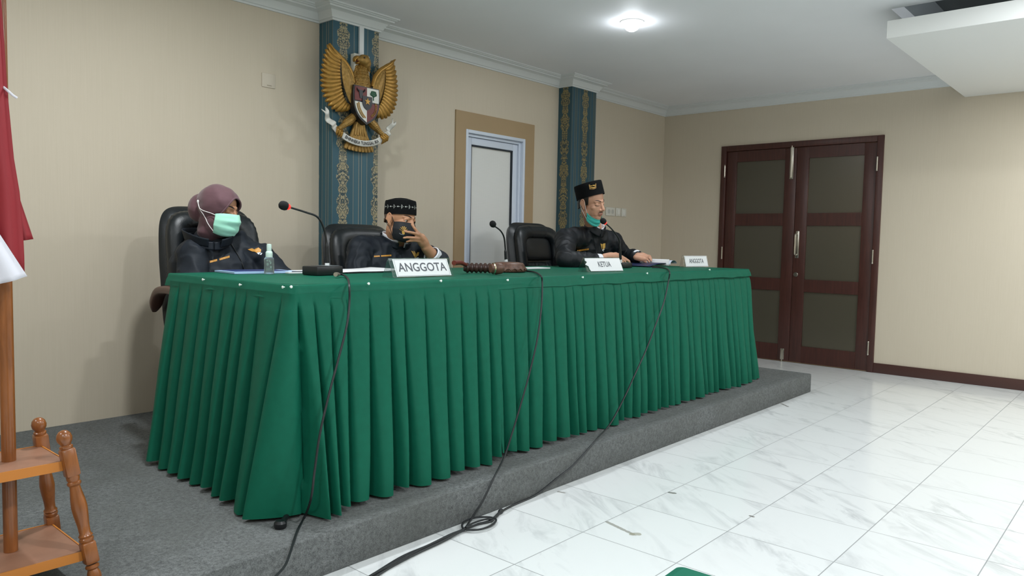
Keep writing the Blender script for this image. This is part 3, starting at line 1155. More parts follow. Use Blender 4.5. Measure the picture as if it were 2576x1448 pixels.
def name_plate(uv_l, uv_r, y, body, label, w=.27, h=.085, tilt=.35, skew=0.0, yaw=0.0, pap=1.0, slip=(0, 0), torn=False, tx=1.0, tsize=.036):
    """clear tent holder with a printed card: front sheet faces the hall"""
    a, b = on(*uv_l, 'z', T0), on(*uv_r, 'z', T0)
    c = (a + b) / 2
    w = float(np.linalg.norm((b - a)[:2]))
    yaw = math.atan2((b - a)[1], (b - a)[0])
    c[2] = T0
    th = thing('name_plate', label, 'name plate', c, None)
    B = Matrix.Translation(Vector([float(q) for q in c])) @ Matrix.Rotation(yaw, 4, 'Z')
    front = B @ Matrix.Rotation(-tilt, 4, 'X')
    m = MB()
    m.box((0, 0, h / 2), (w, .0022, h), 0, front)
    d = 2 * h * math.tan(tilt) * .98
    back = B @ Matrix.Translation((0, h * math.sin(tilt) * 2, 0)) @ Matrix.Rotation(tilt, 4, 'X')
    m.box((0, 0, h / 2), (w, .0022, h), 0, back)
    m.build('acrylic_holder', M_ACR, th, smooth=0)
    pw, ph = w * .90 * pap, h * .90
    Fp = front @ Matrix.Translation((slip[0], -.0032, h * .49 + slip[1]))
    poly = [(-pw / 2, -ph / 2), (pw / 2, -ph / 2), (pw / 2, ph / 2), (-pw / 2, ph / 2)]
    if torn:
        poly = [(-pw / 2 + .022, -ph / 2), (pw / 2, -ph / 2), (pw / 2, ph / 2), (-pw / 2, ph / 2), (-pw / 2 - .004, ph * .33), (-pw / 2 + .010, ph * .2), (-pw / 2 - .012, ph * .02), (-pw / 2 + .012, -ph * .12), (-pw / 2 + .014, -ph * .34)]
    Q = Fp @ Matrix.Rotation(PI / 2, 4, 'X')
    card = MB().prism(poly, -.0004, .0004, Q).build('card', M_PAPER, th, smooth=0)
    vs, fs = text_mesh(body, tsize, .0002, .0006, sx=tx)
    MB().add([(x, y_, z + .0009) for x, y_, z in vs], fs, 0, Q).build('lettering', M_INK, card, smooth=0)
    if not torn:
        e = .0012
        m = MB()
        for (x0, x1, y0, y1) in ((-pw * .48, pw * .48, ph * .455, ph * .455 + e), (-pw * .48, pw * .48, -ph * .455 - e, -ph * .455), (-pw * .48, -pw * .48 + e, -ph * .455, ph * .455), (pw * .48 - e, pw * .48, -ph * .455, ph * .455)):
            m.add([(x0, y0, .0007), (x1, y0, .0007), (x1, y1, .0007), (x0, y1, .0007)], [[0, 1, 2, 3]], 0, Q)
        m.build('border_line', M_INK, card, smooth=0)
    return th

name_plate((990, 699), (1142, 694), -1.65, 'ANGGOTA', 'clear tent name plate reading ANGGOTA in front of the man with hand on face', h=.090, tilt=.42, tx=1.02, tsize=.056)
name_plate((1478, 684), (1569, 682), -1.63, 'KETUA', 'name plate reading KETUA with torn card in front of the man reading', h=.088, tilt=.42, pap=1.06, torn=True, tx=.80, tsize=.046)
name_plate((1722, 672), (1784, 671), -1.45, 'ANGGOTA', 'name plate reading ANGGOTA alone at the far right end of the table', h=.090, tilt=.25, tx=.80, tsize=.046)

# gooseneck microphones
def gooseneck(base, pts, head_dir, label, lit, socket=True, base_yaw=0.0, bs=(.135, .10, .036)):
    b = np.array([float(q) for q in base])
    th = thing('gooseneck_microphone', label, 'microphone', b, 'table microphones')
    B = Matrix.Translation(Vector(b)) @ Matrix.Rotation(base_yaw, 4, 'Z')
    bs_ = MB().box((0, 0, bs[2] / 2), bs, 0, B, bev=.006).build('base', M_MIC, th)
    MB().box((.028, .0, bs[2] + .0008), (bs[0] * .45, bs[1] * .8, .0016), 0, B).build('top_plate', mat('grey_plate', '#8f979b', .3, Metallic=.6), bs_)
    sp = spline(pts, 8)
    n = len(sp)
    MB().tube(sp, [np.interp(i / (n - 1), [0, .30, .34, 1], [.0095, .0085, .0055, .0042]) for i in range(n)], 12).build('gooseneck', M_MIC, th)
    p0 = Vector([float(q) for q in pts[0]])
    MB().tube([p0 - Vector((0, 0, .012)), p0 + Vector((0, 0, .012))], .0105, 12).build('collar', mat('white_collar', '#dfe3e3', .4), th)
    e = np.array([float(q) for q in pts[-1]]); hd = np.array(head_dir, float); hd /= np.linalg.norm(hd)
    Mh = frame_at(e, (0, 0, 1) if abs(hd[2]) < .9 else (1, 0, 0), hd)
    MB().lathe([(.0055, -.004), (.0105, .000), (.0125, .004), (.0125, .009), (.0105, .012)], Mh, 20).build('light_ring', M_RING if lit else M_MIC, th)
    MB().lathe([(.0105, .011), (.0165, .014), (.0195, .022), (.0195, .034), (.0165, .043), (.009, .049), (0, .051)], Mh, 24).build('mic_head', mat('mic_foam', '#0d0f11', .9, bump=.5, bscale=800), th)
    return th
yb = -1.22
# the first microphone by the woman
pb = on(812, 691, 'z', T0)
st0 = on(823, 668, 'y', pb[1] + .03)
P1 = [st0] + [on(u, v, 'y', pb[1] + .03) for u, v in ((822, 640), (821, 612), (815, 575), (799, 546), (770, 534), (728, 521))]
gooseneck(pb, P1, P1[-1] - P1[-2] + np.array([-.01, -.004, 0]), 'gooseneck microphone with red ring between the woman and the man with hand on face', True, base_yaw=.12, bs=(.15, .10, .040))
# dark microphone behind the carved gavel block
y2 = -1.10
pb2 = on(1292, 676, 'z', T0)
P2 = [on(u, v, 'y', y2) for u, v in ((1273, 657), (1272, 640), (1271, 622), (1268, 597), (1259, 580), (1243, 568))]
pb2 = np.array([P2[0][0] + .01, y2, T0])
gooseneck(pb2, P2, (P2[-1] - P2[-2]) + np.array([-.005, -.03, 0]), 'unlit gooseneck microphone standing behind the carved sounding block', False, bs=(.135, .10, .036))
# microphone of the man reading
y3 = -1.36
P3 = [on(u, v, 'y', y3) for u, v in ((1561, 657), (1560, 630), (1558, 605), (1550, 590), (1538, 575), (1523, 561))]
pb3 = np.array([P3[0][0] + .02, y3, T0])
gooseneck(pb3, P3, P3[-1] - P3[-2], 'gooseneck microphone with glowing red ring at the mouth of the man reading', True, bs=(.12, .09, .034))

# cables
def cable(way, label, r=.0042, extra=None):
    pts = [on(u, v, a, val) for u, v, a, val in way]
    m = MB()
    sp = spline(pts, 8)
    m.tube(sp, r, 8)
    c = thing('microphone_cable', label, 'cable', pts[0], 'microphone cables')
    m.build('cable', M_RUB, c)
    return c, pts
F = -1.93
cab1, q1 = cable([(846, 690, 'z', T0 + .014), (860, 690, 'z', T0 + .010), (872, 697, 'z', T0 + .005), (878, 712, 'y', -1.905), (879, 760, 'y', -1.935), (872, 820, 'y', -1.975), (852, 900, 'y', -2.00), (828, 990, 'y', -2.02), (805, 1090, 'y', -2.035), (792, 1180, 'y', -2.045), (783, 1250, 'y', -2.05),
           (768, 1296, 'z', PLAT + .006), (748, 1335, 'z', PLAT + .005), (733, 1380, 'z', PLAT + .005), (718, 1420, 'z', PLAT + .005), (693, 1450, 'z', PLAT + .005), (640, 1500, 'z', PLAT + .005)],
      'black microphone cable hanging down the left skirt onto the carpet')
m = MB()
a, b = q1[0], q1[1]
d = (b - a) / np.linalg.norm(b - a)
m.tube([a - d * .012, a + d * .02, a + d * .045], [.009, .009, .006], 12)
m.build('plug', mat('plug_metal', '#b5aca0', .35, Metallic=.8), cab1)
cable([(1300, 676, 'z', T0 + .008), (1325, 681, 'z', T0 + .005), (1345, 684, 'z', T0 + .005), (1360, 693, 'y', -1.905), (1364, 710, 'y', -1.915), (1362, 770, 'y', -1.945), (1352, 850, 'y', -1.98), (1334, 930, 'y', -2.00), (1312, 1010, 'y', -2.02), (1288, 1090, 'y', -2.04), (1268, 1150, 'y', -2.06),
       (1243, 1200, 'y', -2.13), (1215, 1258, 'y', -2.142), (1196, 1288, 'y', -2.142), (1181, 1312, 'y', -2.145), (1166, 1330, 'z', .006), (1130, 1345, 'z', .005), (1075, 1372, 'z', .005), (1010, 1400, 'z', .005), (930, 1449, 'z', .005), (860, 1490, 'z', .005), (640, 1640, 'z', .005)],
      'black microphone cable hanging from the sounding block down the middle skirt')
cab3, q3 = cable([(1640, 672, 'z', T0 + .006), (1672, 674, 'z', T0 + .005), (1684, 682, 'y', -1.895), (1682, 705, 'y', -1.905), (1670, 760, 'y', -1.94), (1650, 815, 'y', -1.97), (1625, 880, 'y', -1.99), (1600, 935, 'y', -2.01), (1570, 1000, 'y', -2.03), (1535, 1065, 'y', -2.05),
       (1500, 1105, 'y', -2.115), (1470, 1140, 'y', -2.135), (1436, 1175, 'y', -2.14), (1400, 1203, 'y', -2.14), (1345, 1246, 'z', .006), (1290, 1270, 'z', .006), (1255, 1290, 'z', .006), (1235, 1308, 'z', .006), (1200, 1318, 'z', .006), (1165, 1334, 'z', .008), (1110, 1362, 'z', .008), (1050, 1390, 'z', .007), (985, 1424, 'z', .006), (945, 1449, 'z', .006), (880, 1490, 'z', .006), (665, 1640, 'z', .006)],
      'black microphone cable slanting down the right skirt to the coil on the tiles')
# the loose coil lying where the two cables meet
m = MB()
loop = [(1168, 1330), (1163, 1318), (1175, 1308), (1200, 1301), (1228, 1300), (1243, 1303), (1248, 1308), (1240, 1318), (1222, 1327), (1198, 1332)]
m.tube(spline([on(u, v, 'z', .012) for u, v in loop], 6, closed=True), .0042, 8, closed=True)
loop2 = [(1172, 1326), (1188, 1316), (1215, 1307), (1240, 1304), (1236, 1311), (1210, 1317), (1188, 1322)]
m.tube(spline([on(u, v, 'z', .019) for u, v in loop2], 6, closed=True), .0040, 8, closed=True)
m.tube(spline([on(u, v, 'z', .010) for u, v in ((1232, 1308), (1246, 1300), (1258, 1287), (1262, 1284))], 6), [.006] * 12 + [.010] * 7, 8)
m.tube(spline([on(u, v, 'z', .012) for u, v in ((1168, 1331), (1120, 1352), (1060, 1380), (1000, 1412), (940, 1443), (900, 1470), (690, 1600))], 6), .0045, 8)
m.build('coil', M_RUB, cab3)

# gavel and carved sounding block
M_EBON = mat('dark_carved_wood', '#3a2620', .4, var=.25, vscale=60)
M_CARV = mat('brown_carved_wood', '#5d4032', .45, var=.35, vscale=70)
gb = on(1279, 683.5, 'z', T0)
gb[2] = T0
sb = thing('sounding_block', 'brown carved oval wooden block at the table edge beside the dark gavel', 'sounding block', gb)
m = MB()
nn = 72
vs, fs = [], []
prof = [(.0, 0), (.92, 0), (1.0, .006), (1.0, .018), (.97, .025), (.93, .030), (.90, .038), (.82, .048), (.5, .053), (0, .054)]
k = len(prof)
for (rr, zz) in prof:
    for j in range(nn):
        a = 2 * PI * j / nn
        cv = 1 + .012 * math.sin(a * 14) * (zz > .004) * (zz < .03)
        vs.append((gb[0] + .112 * rr * cv * math.cos(a), gb[1] + .080 * rr * cv * math.sin(a), T0 + zz + .002 * math.sin(a * 14 + 1) * (.02 < zz < .036)))
for i in range(k - 1):
    for j in range(nn):
        fs.append([i * nn + j, i * nn + (j + 1) % nn, (i + 1) * nn + (j + 1) % nn, (i + 1) * nn + j])
m.add(vs, fs).build('block', M_CARV, sb, smooth=50)
m = MB()
m.tube([(gb[0] + .1135 * math.cos(a), gb[1] + .0815 * math.sin(a), T0 + .010 + .010 * abs(math.sin(a * 9))) for a in np.linspace(0, 2 * PI, 181)[:-1]], .0024, 6, closed=True)
m.build('carving', M_CARV, sb)
g0 = on(1166, 673, 'z', T0 + .027); g1 = on(1238, 674, 'z', T0 + .027)
g1 = g0 + (g1 - g0) * 1.02
gv = thing('gavel', 'dark turned wooden gavel lying left of the carved sounding block', 'gavel', (g0 + g1) / 2 * np.array([1, 1, 0]) + np.array([0, 0, T0]))
d = g1 - g0; L = float(np.linalg.norm(d)); d /= L
Mg = frame_at(g0, (0, 0, 1), d)
prof = [(0, 0), (.016, 0), (.020, .008)]
q = .012
while q < L - .02:
    prof += [(.020, q), (.0255, q + .004), (.0255, q + .012), (.020, q + .016), (.0185, q + .019)]
    q += .0225
prof += [(.022, L - .012), (.018, L - .002), (0, L)]
MB().lathe(prof, Mg, 28).build('head', M_EBON, gv, smooth=40)
mid = (g0 + g1) / 2
h1 = on(1142, 661, 'z', T0 + .055)
hb = g0 + d * L * .12
MB().tube([hb + np.array([0, 0, .012]), (hb + h1) / 2 + np.array([0, 0, .014]), h1], [.009, .011, .012], 12).build('handle', mat('red_brown_handle', '#6b2f24', .35), gv)
r0 = on(1240, 675, 'z', T0 + .031); r1 = on(1262, 675, 'z', T0 + .031)
MB().lathe([(0, -.012), (.020, -.012), (.026, .0), (.030, .018), (.026, .045), (.018, .055), (0, .055)], frame_at(r0, (0, 0, 1), r1 - r0), 24).build('end_knob', M_CARV, gv)
MB().lathe([(.0262, -.002), (.0285, .001), (.0285, .005), (.0262, .007)], frame_at(r0, (0, 0, 1), r1 - r0), 24, caps=False).build('band', mat('brass_band', '#d8cdb0', .25, Metallic=1.0), gv)

# spray bottle
bp = on(677, 689, 'z', T0)
bt = thing('spray_bottle', 'small clear sanitiser spray bottle with pale pump in front of the woman', 'bottle', bp)
s = Nodes('clear_plastic_bottle')
s.set(color=lin('#e6f2ee'), rough=.08, Transmission_Weight=.85, IOR=1.2, Alpha=.75)
MB().lathe([(0, .001), (.0195, .001), (.0215, .004), (.0215, .062), (.020, .070), (.014, .076), (.0115, .078), (.0115, .084), (0, .084)], None, 28, c=bp).build('body', s.m, bt, smooth=50)
MB().lathe([(.0150, .074), (.0150, .088), (.0145, .096), (.0125, .099), (.0105, .101), (.0105, .128), (.0095, .132), (0, .133)], None, 24, c=bp).build('pump', mat('pale_pump_plastic', '#cfe6dd', .35), bt, smooth=40)
m = MB()
def onb(a, z, r=.0219):
    return (bp[0] + r * math.cos(a), bp[1] + r * math.sin(a), bp[2] + z)
a0 = math.atan2(CAM[1] - bp[1], CAM[0] - bp[0])
for (c, zc, ra, rz) in ((-.28, .044, .22, .007), (.30, .050, .16, .006), (.1, .058, .14, .004), (-.35, .060, .2, .004), (.35, .032, .2, .005)):
    n = 14
    o = len(m.v)
    m.v += [onb(a0 + c, zc)] + [onb(a0 + c + ra * math.cos(2 * PI * i / n), zc + rz * math.sin(2 * PI * i / n)) for i in range(n)]
    m.f += [[o, o + 1 + i, o + 1 + (i + 1) % n] for i in range(n)]; m.m += [0] * n
for z in (.026, .021, .017):
    m.grid(lambda a, b: onb(a0 - .6 + 1.2 * a, z + .0016 * b), 12, 1)
m.build('label_print', mat('grey_green_print', '#7f958d', .5), bt, smooth=0)

# papers and folders
def sheet(corners, z, th, name, label, cat, mm, curl=None, group=None):
    c = sum(np.array(q[:2]) for q in corners) / len(corners)
    m = MB()
    m.prism([tuple(q[:2]) for q in corners], z, z + th)
    o = m.build(name, mm, None, smooth=0, loc=(c[0], c[1], z))
    return tag(o, label, cat, group)
def quad(cx, cyy, w, d, yaw):
    ca, sa = math.cos(yaw), math.sin(yaw)
    return [(cx + ca * x - sa * y, cyy + sa * x + ca * y) for x, y in ((-w / 2, -d / 2), (w / 2, -d / 2), (w / 2, d / 2), (-w / 2, d / 2))]
p = on(612, 683, 'z', T0)
fd = thing('folder', 'light blue folder with dark blue cover in front of the woman', 'folder', (p[0], p[1] - .02, T0))
MB().prism(quad(p[0] + .02, -1.02, .31, .22, -.10), T0 + .0004, T0 + .008).build('pages', mat('light_blue_pages', '#a9c7ea', .5), fd, smooth=0)
MB().prism(quad(p[0] + .015, -1.0, .25, .17, -.10), T0 + .0082, T0 + .0095).build('cover', mat('dark_blue_cover', '#27396e', .45), fd, smooth=0)
p = on(728, 684, 'z', T0)
sheet(quad(p[0] + .055, -1.09, .26, .20, -.12), T0 + .0004, .006, 'paper_stack', 'white papers with a dark printed line between the spray bottle and the first microphone', 'papers', M_PAPER)
pl = sheet(quad(p[0] + .03, -1.172, .18, .012, -.12), T0 + .0065, .004, 'pen', 'dark pen lying on the papers right of the spray bottle', 'pen', mat('dark_pen', '#4d4f58', .4))
# open file: white pages with a black lifted cover corner
p = on(905, 680, 'z', T0)
of = thing('open_file', 'white sheets in an open black file before the man with hand on face', 'file', (-4.82, -1.10, T0))
MB().prism(quad(-4.86, -1.13, .34, .24, .10), T0 + .0004, T0 + .004).build('cover', M_MIC, of, smooth=0)
def pg(a, b):
    x = -5.05 + .40 * a; y = -1.26 + .27 * b
    return (x, y + .03 * a, T0 + .006 + .016 * max(0, a - .35) ** 1.5 + .002 * math.sin(a * 6))
g = MB().grid(pg, 24, 6).build('pages', M_PAPER, of, smooth=60)
md = g.modifiers.new('thickness', 'SOLIDIFY'); md.thickness = .002
p = on(1350, 675.5, 'z', T0)
sheet(quad(p[0], p[1] + .03, .22, .10, .02), T0 + .0004, .006, 'notebook', 'thin white notebook lying right of the carved sounding block', 'notebook', M_PAPER)

# the open dark-blue binder with curling pages that the man reads
p0 = on(1570, 669, 'z', T0); p1 = on(1712, 671, 'z', T0)
bd = thing('binder', 'open dark blue binder with curling white pages under the hands of the man reading', 'binder', ((p0[0] + p1[0]) / 2, -1.22, T0))
M_NAVY = mat('navy_cover', '#252f52', .4)
xa, xm, xb = p0[0] + .03, on(1652, 669, 'z', T0)[0], p1[0]
ya, yb2 = -1.36, -1.08
m = MB()
def cov(x0, x1, lift0, lift1):
    def f(a, b):
        return (x0 + (x1 - x0) * a, ya + (yb2 - ya) * b + .02 * a, T0 + .0015 + lift0 * (1 - a) + lift1 * a + .006 * math.sin(a * PI))
    return f
c1 = MB().grid(cov(xa, xm, 0.002, .022), 16, 6).build('cover', M_NAVY, bd, smooth=60)
md = c1.modifiers.new('thickness', 'SOLIDIFY'); md.thickness = .003; md.offset = 1
c2 = MB().grid(cov(xm, xb, .004, .030), 16, 6).build('cover', M_NAVY, bd, smooth=60)
md = c2.modifiers.new('thickness', 'SOLIDIFY'); md.thickness = .003; md.offset = 1
m = MB()
Lx = xb - xm
for i in range(9):
    h = .012 + .003 * i
    def f(a, b, i=i, h=h):
        # each page rises from the spine, arches and curls over
        t = a
        x = xm - .01 + Lx * (.10 + .85 * t - .02 * i * t)
        z = T0 + .008 + .0014 * i + (.010 + .0030 * i) * math.sin(min(t * 1.08, 1) * PI * .93) ** 1.2
        return (x, ya - .004 + (yb2 - ya) * b * .97 + .012 * t, z)
    m.grid(f, 20, 5)
pgm = m.build('pages', M_PAPER, bd, smooth=70)
m = MB()
def f(a, b):
    ang = -.5 + 3.7 * a
    return (xm + Lx * .60 - .034 * math.cos(ang) + .03 * a, ya - .016 + .2 * b, T0 + .024 + .022 * math.sin(ang))
m.grid(f, 24, 4).build('curled_page', mat('bluish_page', '#d5dcee', .6), bd, smooth=70)

# ------------------------------------------------------------------ fittings on the walls
M_PLATE = mat('ivory_plate', '#d9d6cb', .4)
def plate(u0, u1, zc, hh, name, label, cat, dev):
    a, b = on(u0, 532, 'y', 0.0), on(u1, 532, 'y', 0.0)
    x0, x1 = a[0], b[0]
    t = thing(name, label, cat, ((x0 + x1) / 2, 0, zc))
    MB().span(x0, x1, -.009, -.0005, zc - hh / 2, zc + hh / 2, bev=.004).build('plate', M_PLATE, t)
    if dev == 'socket':
        for k in (.3, .7):
            x = x0 + (x1 - x0) * k
            MB().lathe([(.0, -.012), (.017, -.012), (.019, -.008), (.019, 0), (.022, .001)], frame_at((x, -.009, zc), (1, 0, 0), (0, -1, 0)), 20).build('socket_cup', mat('grey_socket', '#bdbcb4', .5), t)
    else:
        for k in (.5,):
            x = x0 + (x1 - x0) * k
            MB().box((x, -.0105, zc), ((x1 - x0) * .45, .005, hh * .62), bev=.0015).build('rocker', mat('white_rocker', '#e6e4dc', .35), t)
    return t
plate(1523, 1546, 1.414, .082, 'wall_socket', 'ivory double wall socket, nearest the man of the three plates', 'wall socket', 'socket')
plate(1548, 1560, 1.414, .082, 'light_switch', 'ivory light switch in the middle of the three plates', 'light switch', 'switch')
plate(1562, 1574, 1.414, .082, 'light_switch', 'ivory light switch at the right end of the three plates', 'light switch', 'switch')
q = on(675, 203, 'y', 0.0)
t = thing('blanking_plate', 'beige blanking plate high on the wall left of the first pillar', 'wall plate', (q[0], 0, q[2]))
MB().span(q[0] - .045, q[0] + .045, -.006, -.0005, q[2] - .042, q[2] + .042, bev=.003).build('plate', mat('beige_plate', '#cdc3b2', .55), t)
MB().span(q[0] - .012, q[0] + .018, -.0075, -.006, q[2] - .032, q[2] - .026, bev=.0005).build('slot', mat('beige_slot', '#a99f8c', .5), t)
# junction box and cable trunking above the emblem
jb = on(905, 165, 'y', -PD)
jx, jz = jb[0] - .01, jb[2]
t = thing('junction_box', 'white junction box on the first pillar behind the eagle head', 'junction box', (jx, -PD, jz))
MB().span(jx - .065, jx + .055, -PD - .045, -PD - .0005, jz - .07, jz + .06, bev=.004).build('box', mat('cream_box_plastic', '#dad8cc', .4), t)
m = MB()
for dx_ in (-.03, .03):
    MB().lathe([(.006, 0), (.006, .002), (0, .0022)], frame_at((jx + dx_, -PD - .045, jz + .045), (1, 0, 0), (0, -1, 0)), 10).build('screw', M_SILV, t)
tt = thing('cable_trunking', 'white cable trunking running from the cornice down to the junction box', 'cable trunking', (jx + .012, -PD, jz + .06))
MB().span(jx - .004, jx + .030, -PD - .018, -PD - .0005, jz + .061, 2.463, bev=.002).build('channel', mat('white_trunking', '#dfe3e4', .4), tt)
# ------------------------------------------------------------------ carved eagle emblem on the first pillar
EX, EZ, EY = -4.130, 2.0, -PD - .002
M_GOLD = mat('gold_paint', '#a57d3a', 0.38, var=.15, vscale=50, Metallic=.55, Specular_IOR_Level=.5)
M_GOLD2 = mat('aged_gold_paint', '#9c7a3f', 0.45, var=.2, vscale=60, Metallic=.45)
M_GROOVE = mat('dark_groove', '#33240f', .7)
M_EBL = mat('emblem_black', '#16181c', .4)
M_ERED = mat('emblem_red', '#6b2320', .45)
M_EWH = mat('emblem_white', '#dcdbd4', .45)
M_EGR = mat('emblem_green', '#1f5137', .5)
em = thing('eagle_emblem', 'golden carved eagle emblem with shield and motto ribbon hung on the first pillar', 'emblem', (EX, EY, EZ))

def E(x, z, d):
    """x right, z up from the emblem centre, d forward from the pillar"""
    return (EX + x, EY - d, EZ + z)

def blade(m, pts, widths, d0, ridge, back=.010):
    """a carved feather: leaf outline with a raised midrib"""
    P = [np.array(q, float) for q in pts]
    n = len(P)
    vs, fs = [], []
    for i in range(n):
        t = P[min(i + 1, n - 1)] - P[max(i - 1, 0)]; t /= np.linalg.norm(t) + 1e-9
        nn = np.array([-t[1], t[0]])
        dd = d0[i] if isinstance(d0, (list, tuple, np.ndarray)) else d0
        w = widths[i]
        for (o, h) in ((-1, -back), (-1, 0), (-.55, ridge * .75), (0, ridge), (.55, ridge * .75), (1, 0), (1, -back)):
            q = P[i] + nn * w * o
            vs.append(E(q[0], q[1], dd + h))
    for i in range(n - 1):
        for j in range(6):
            fs.append([i * 7 + j, i * 7 + j + 1, (i + 1) * 7 + j + 1, (i + 1) * 7 + j])
    fs.append(list(range(7))); fs.append([(n - 1) * 7 + j for j in range(7)][::-1])
    m.add(vs, fs)

outer = spline([(.258, .288), (.285, .215), (.303, .10), (.292, .0), (.250, -.070), (.185, -.105), (.120, -.095)], 10)
inner = spline([(.175, .215), (.180, .15), (.172, .08), (.158, .02), (.140, -.02), (.118, -.045), (.095, -.055)], 10)
outer, inner = np.array(outer), np.array(inner)
def at_arc(C, t):
    s_ = np.concatenate([[0], np.cumsum(np.linalg.norm(np.diff(C, axis=0), axis=1))]); s_ /= s_[-1]
    return np.array([np.interp(t, s_, C[:, k]) for k in (0, 1)])
for sg in (-1, 1):
    m = MB()
    NF = 17
    for i in range(NF):
        t = i / (NF - 1)
        a, b = at_arc(inner, t), at_arc(outer, t)
        mid = (a + b) / 2 + np.array([.004, -.012 + .010 * t])
        pts = spline([a, mid, b], 6)
        pts = [(q[0] * sg, q[1]) for q in pts]
        n = len(pts)
        wmax = .0158 if i else .017
        ws = [wmax * (np.interp(k / (n - 1), [0, .3, .72, .90, 1], [.72, 1, 1, .66, .10])) for k in range(n)]
        dd = [.062 + .010 * math.sin(k / (n - 1) * PI) - .018 * (k / (n - 1)) - .0014 * i * .6 for k in range(n)]
        blade(m, pts, ws, dd, .0065)
    # leading edge at the top of the wing
    lead = spline([(.075, .085), (.098, .150), (.140, .200), (.180, .228), (.222, .258), (.258, .292)], 6)
    n = len(lead)
    blade(m, [(q[0] * sg, q[1]) for q in lead], [np.interp(k / (n - 1), [0, .2, .7, 1], [.010, .016, .014, .003]) for k in range(n)], .064, .008)
    w = m.build('wing', M_GOLD, em, smooth=50)
    # shoulder coverts: a bulged half-leaf with rows of scales
    m = MB()
    inn = np.array(spline([(.070, .060), (.080, .115), (.110, .165), (.150, .205), (.175, .215)], 10))
    out = np.array(spline([(.098, -.052), (.122, -.020), (.150, .040), (.168, .11), (.175, .212)], 10))
    def P(a, b):
        p = at_arc(inn, b); q = at_arc(out, b)
        r = p + (q - p) * a
        h = .066 + .016 * math.sin(PI * a) ** .7 * math.sin(PI * min(1, b + .08)) ** .5
        h += .0022 * abs(math.sin(a * PI * 4)) * abs(math.sin(b * PI * 9 + (int(a * 4) % 2) * 1.57))
        return E(r[0] * sg, r[1], h)
    m.grid(P, 32, 48)
    m.build('wing_covert', M_GOLD2, w, smooth=80)
    m = MB()
    m.tube([E(q[0] * sg, q[1], .066) for q in out], .0016, 6)
    m.build('groove', M_GROOVE, w)

# neck and breast with scalloped feathers
m = MB()
rings = [(-.075, .060, .030), (-.02, .068, .040), (.04, .070, .048), (.085, .066, .050), (.125, .056, .046), (.160, .046, .042), (.195, .038, .038), (.215, .030, .03)]
def body(a, b):
    z = np.interp(b, np.linspace(0, 1, 8), [r[0] for r in rings])
    w = np.interp(b, np.linspace(0, 1, 8), [r[1] for r in rings]); dp = np.interp(b, np.linspace(0, 1, 8), [r[2] for r in rings])
    t = PI * a
    row = b * 13
    ph = row + .42 * abs(math.cos(a * PI * 6 + (int(row) % 2) * 1.57))
    sc = .0065 * (1 - ph % 1.0)
    return E(-math.cos(t) * (w + sc) + .012 * max(0, b - .55), z, .030 + (dp + sc) * math.sin(t))
m.grid(body, 60, 84)
m.build('body', M_GOLD2, em, smooth=70)
# ruff of pointed neck feathers along both outlines
m = MB()
for i in range(8):
    for sg in (-1, 1):
        z = .075 + i * .0165
        w = np.interp(z, [r[0] for r in rings], [r[1] for r in rings]) + .012 * max(0, (z + .075) / .29 - .55)
        blade(m, [(sg * (w - .010), z + .010), (sg * (w + .002), z + .002), (sg * (w + .009), z - .012)], [.008, .007, .001], .045, .004)
m.build('neck_ruff', M_GOLD2, em, smooth=50)
# head in profile, beak to the left
m = MB()
q = E(.000, .238, .066)
m.ell(q, (.043, .034, .036)); m.ell(E(.022, .225, .06), (.034, .03, .036)); m.ell(E(-.030, .236, .066), (.028, .022, .020))
m.cap(E(-.020, .258, .075), E(.022, .262, .07), .012, .012)
for i in range(5):
    a = -.5 + i * .27
    m.cap(E(.035, .245 - .012 * i, .062), E(.062 + .004 * (i % 2), .252 - .020 * i, .055), .010, .003)
fuse(m, 'head', M_GOLD2, em, .004, 3)
m = MB()
blade(m, spline([(-.034, .246), (-.055, .246), (-.070, .232), (-.072, .216)], 4), [.011, .013, .013, .012, .012, .011, .011, .010, .009, .008, .006, .004, .002], .066, .012, back=.012)
blade(m, spline([(-.030, .222), (-.046, .214), (-.058, .212)], 4), [.007] * 5 + [.006, .005, .004, .002], .064, .008, back=.010)
m.build('beak', M_GOLD, em, smooth=60)
m = MB()
blade(m, [(-.030, .230), (-.045, .226), (-.058, .224)], [.005, .005, .002], .072, .003)
m.build('mouth', M_ERED, em)
MB().ell(E(-.020, .247, .098), (.005, .004, .005), n=10).build('eye', M_EBL, em)

# legs, talons
for sg in (-1, 1):
    m = MB()
    path = spline([(.052, -.115), (.085, -.145), (.120, -.172), (.150, -.196), (.178, -.212)], 4)
    n = len(path)
    m.chain([E(q[0] * sg, q[1], .040 + .010 * k / n) for k, q in enumerate(path)], [np.interp(k / (n - 1), [0, .35, .7, 1], [.026, .029, .017, .012]) for k in range(n)], n=14)
    lg = fuse(m, 'leg', M_GOLD2, em, .004, 2, fn=lambda c, nn: c + nn * (0.002 * np.sin(c[:, 2] * 420) * np.sin(c[:, 0] * 300))[:, None])
    m = MB()
    for k in range(3):
        b = np.array([.186 - .015 * k, -.208 - .008 * k])
        m.chain([E(b[0] * sg, b[1], .052), E((b[0] + .010) * sg, b[1] - .014, .066), E((b[0] + .012) * sg, b[1] - .034, .060), E((b[0] + .006) * sg, b[1] - .046, .048)], [.010, .010, .008, .003], n=10)
    m.build('talon', M_GOLD, lg, smooth=60)
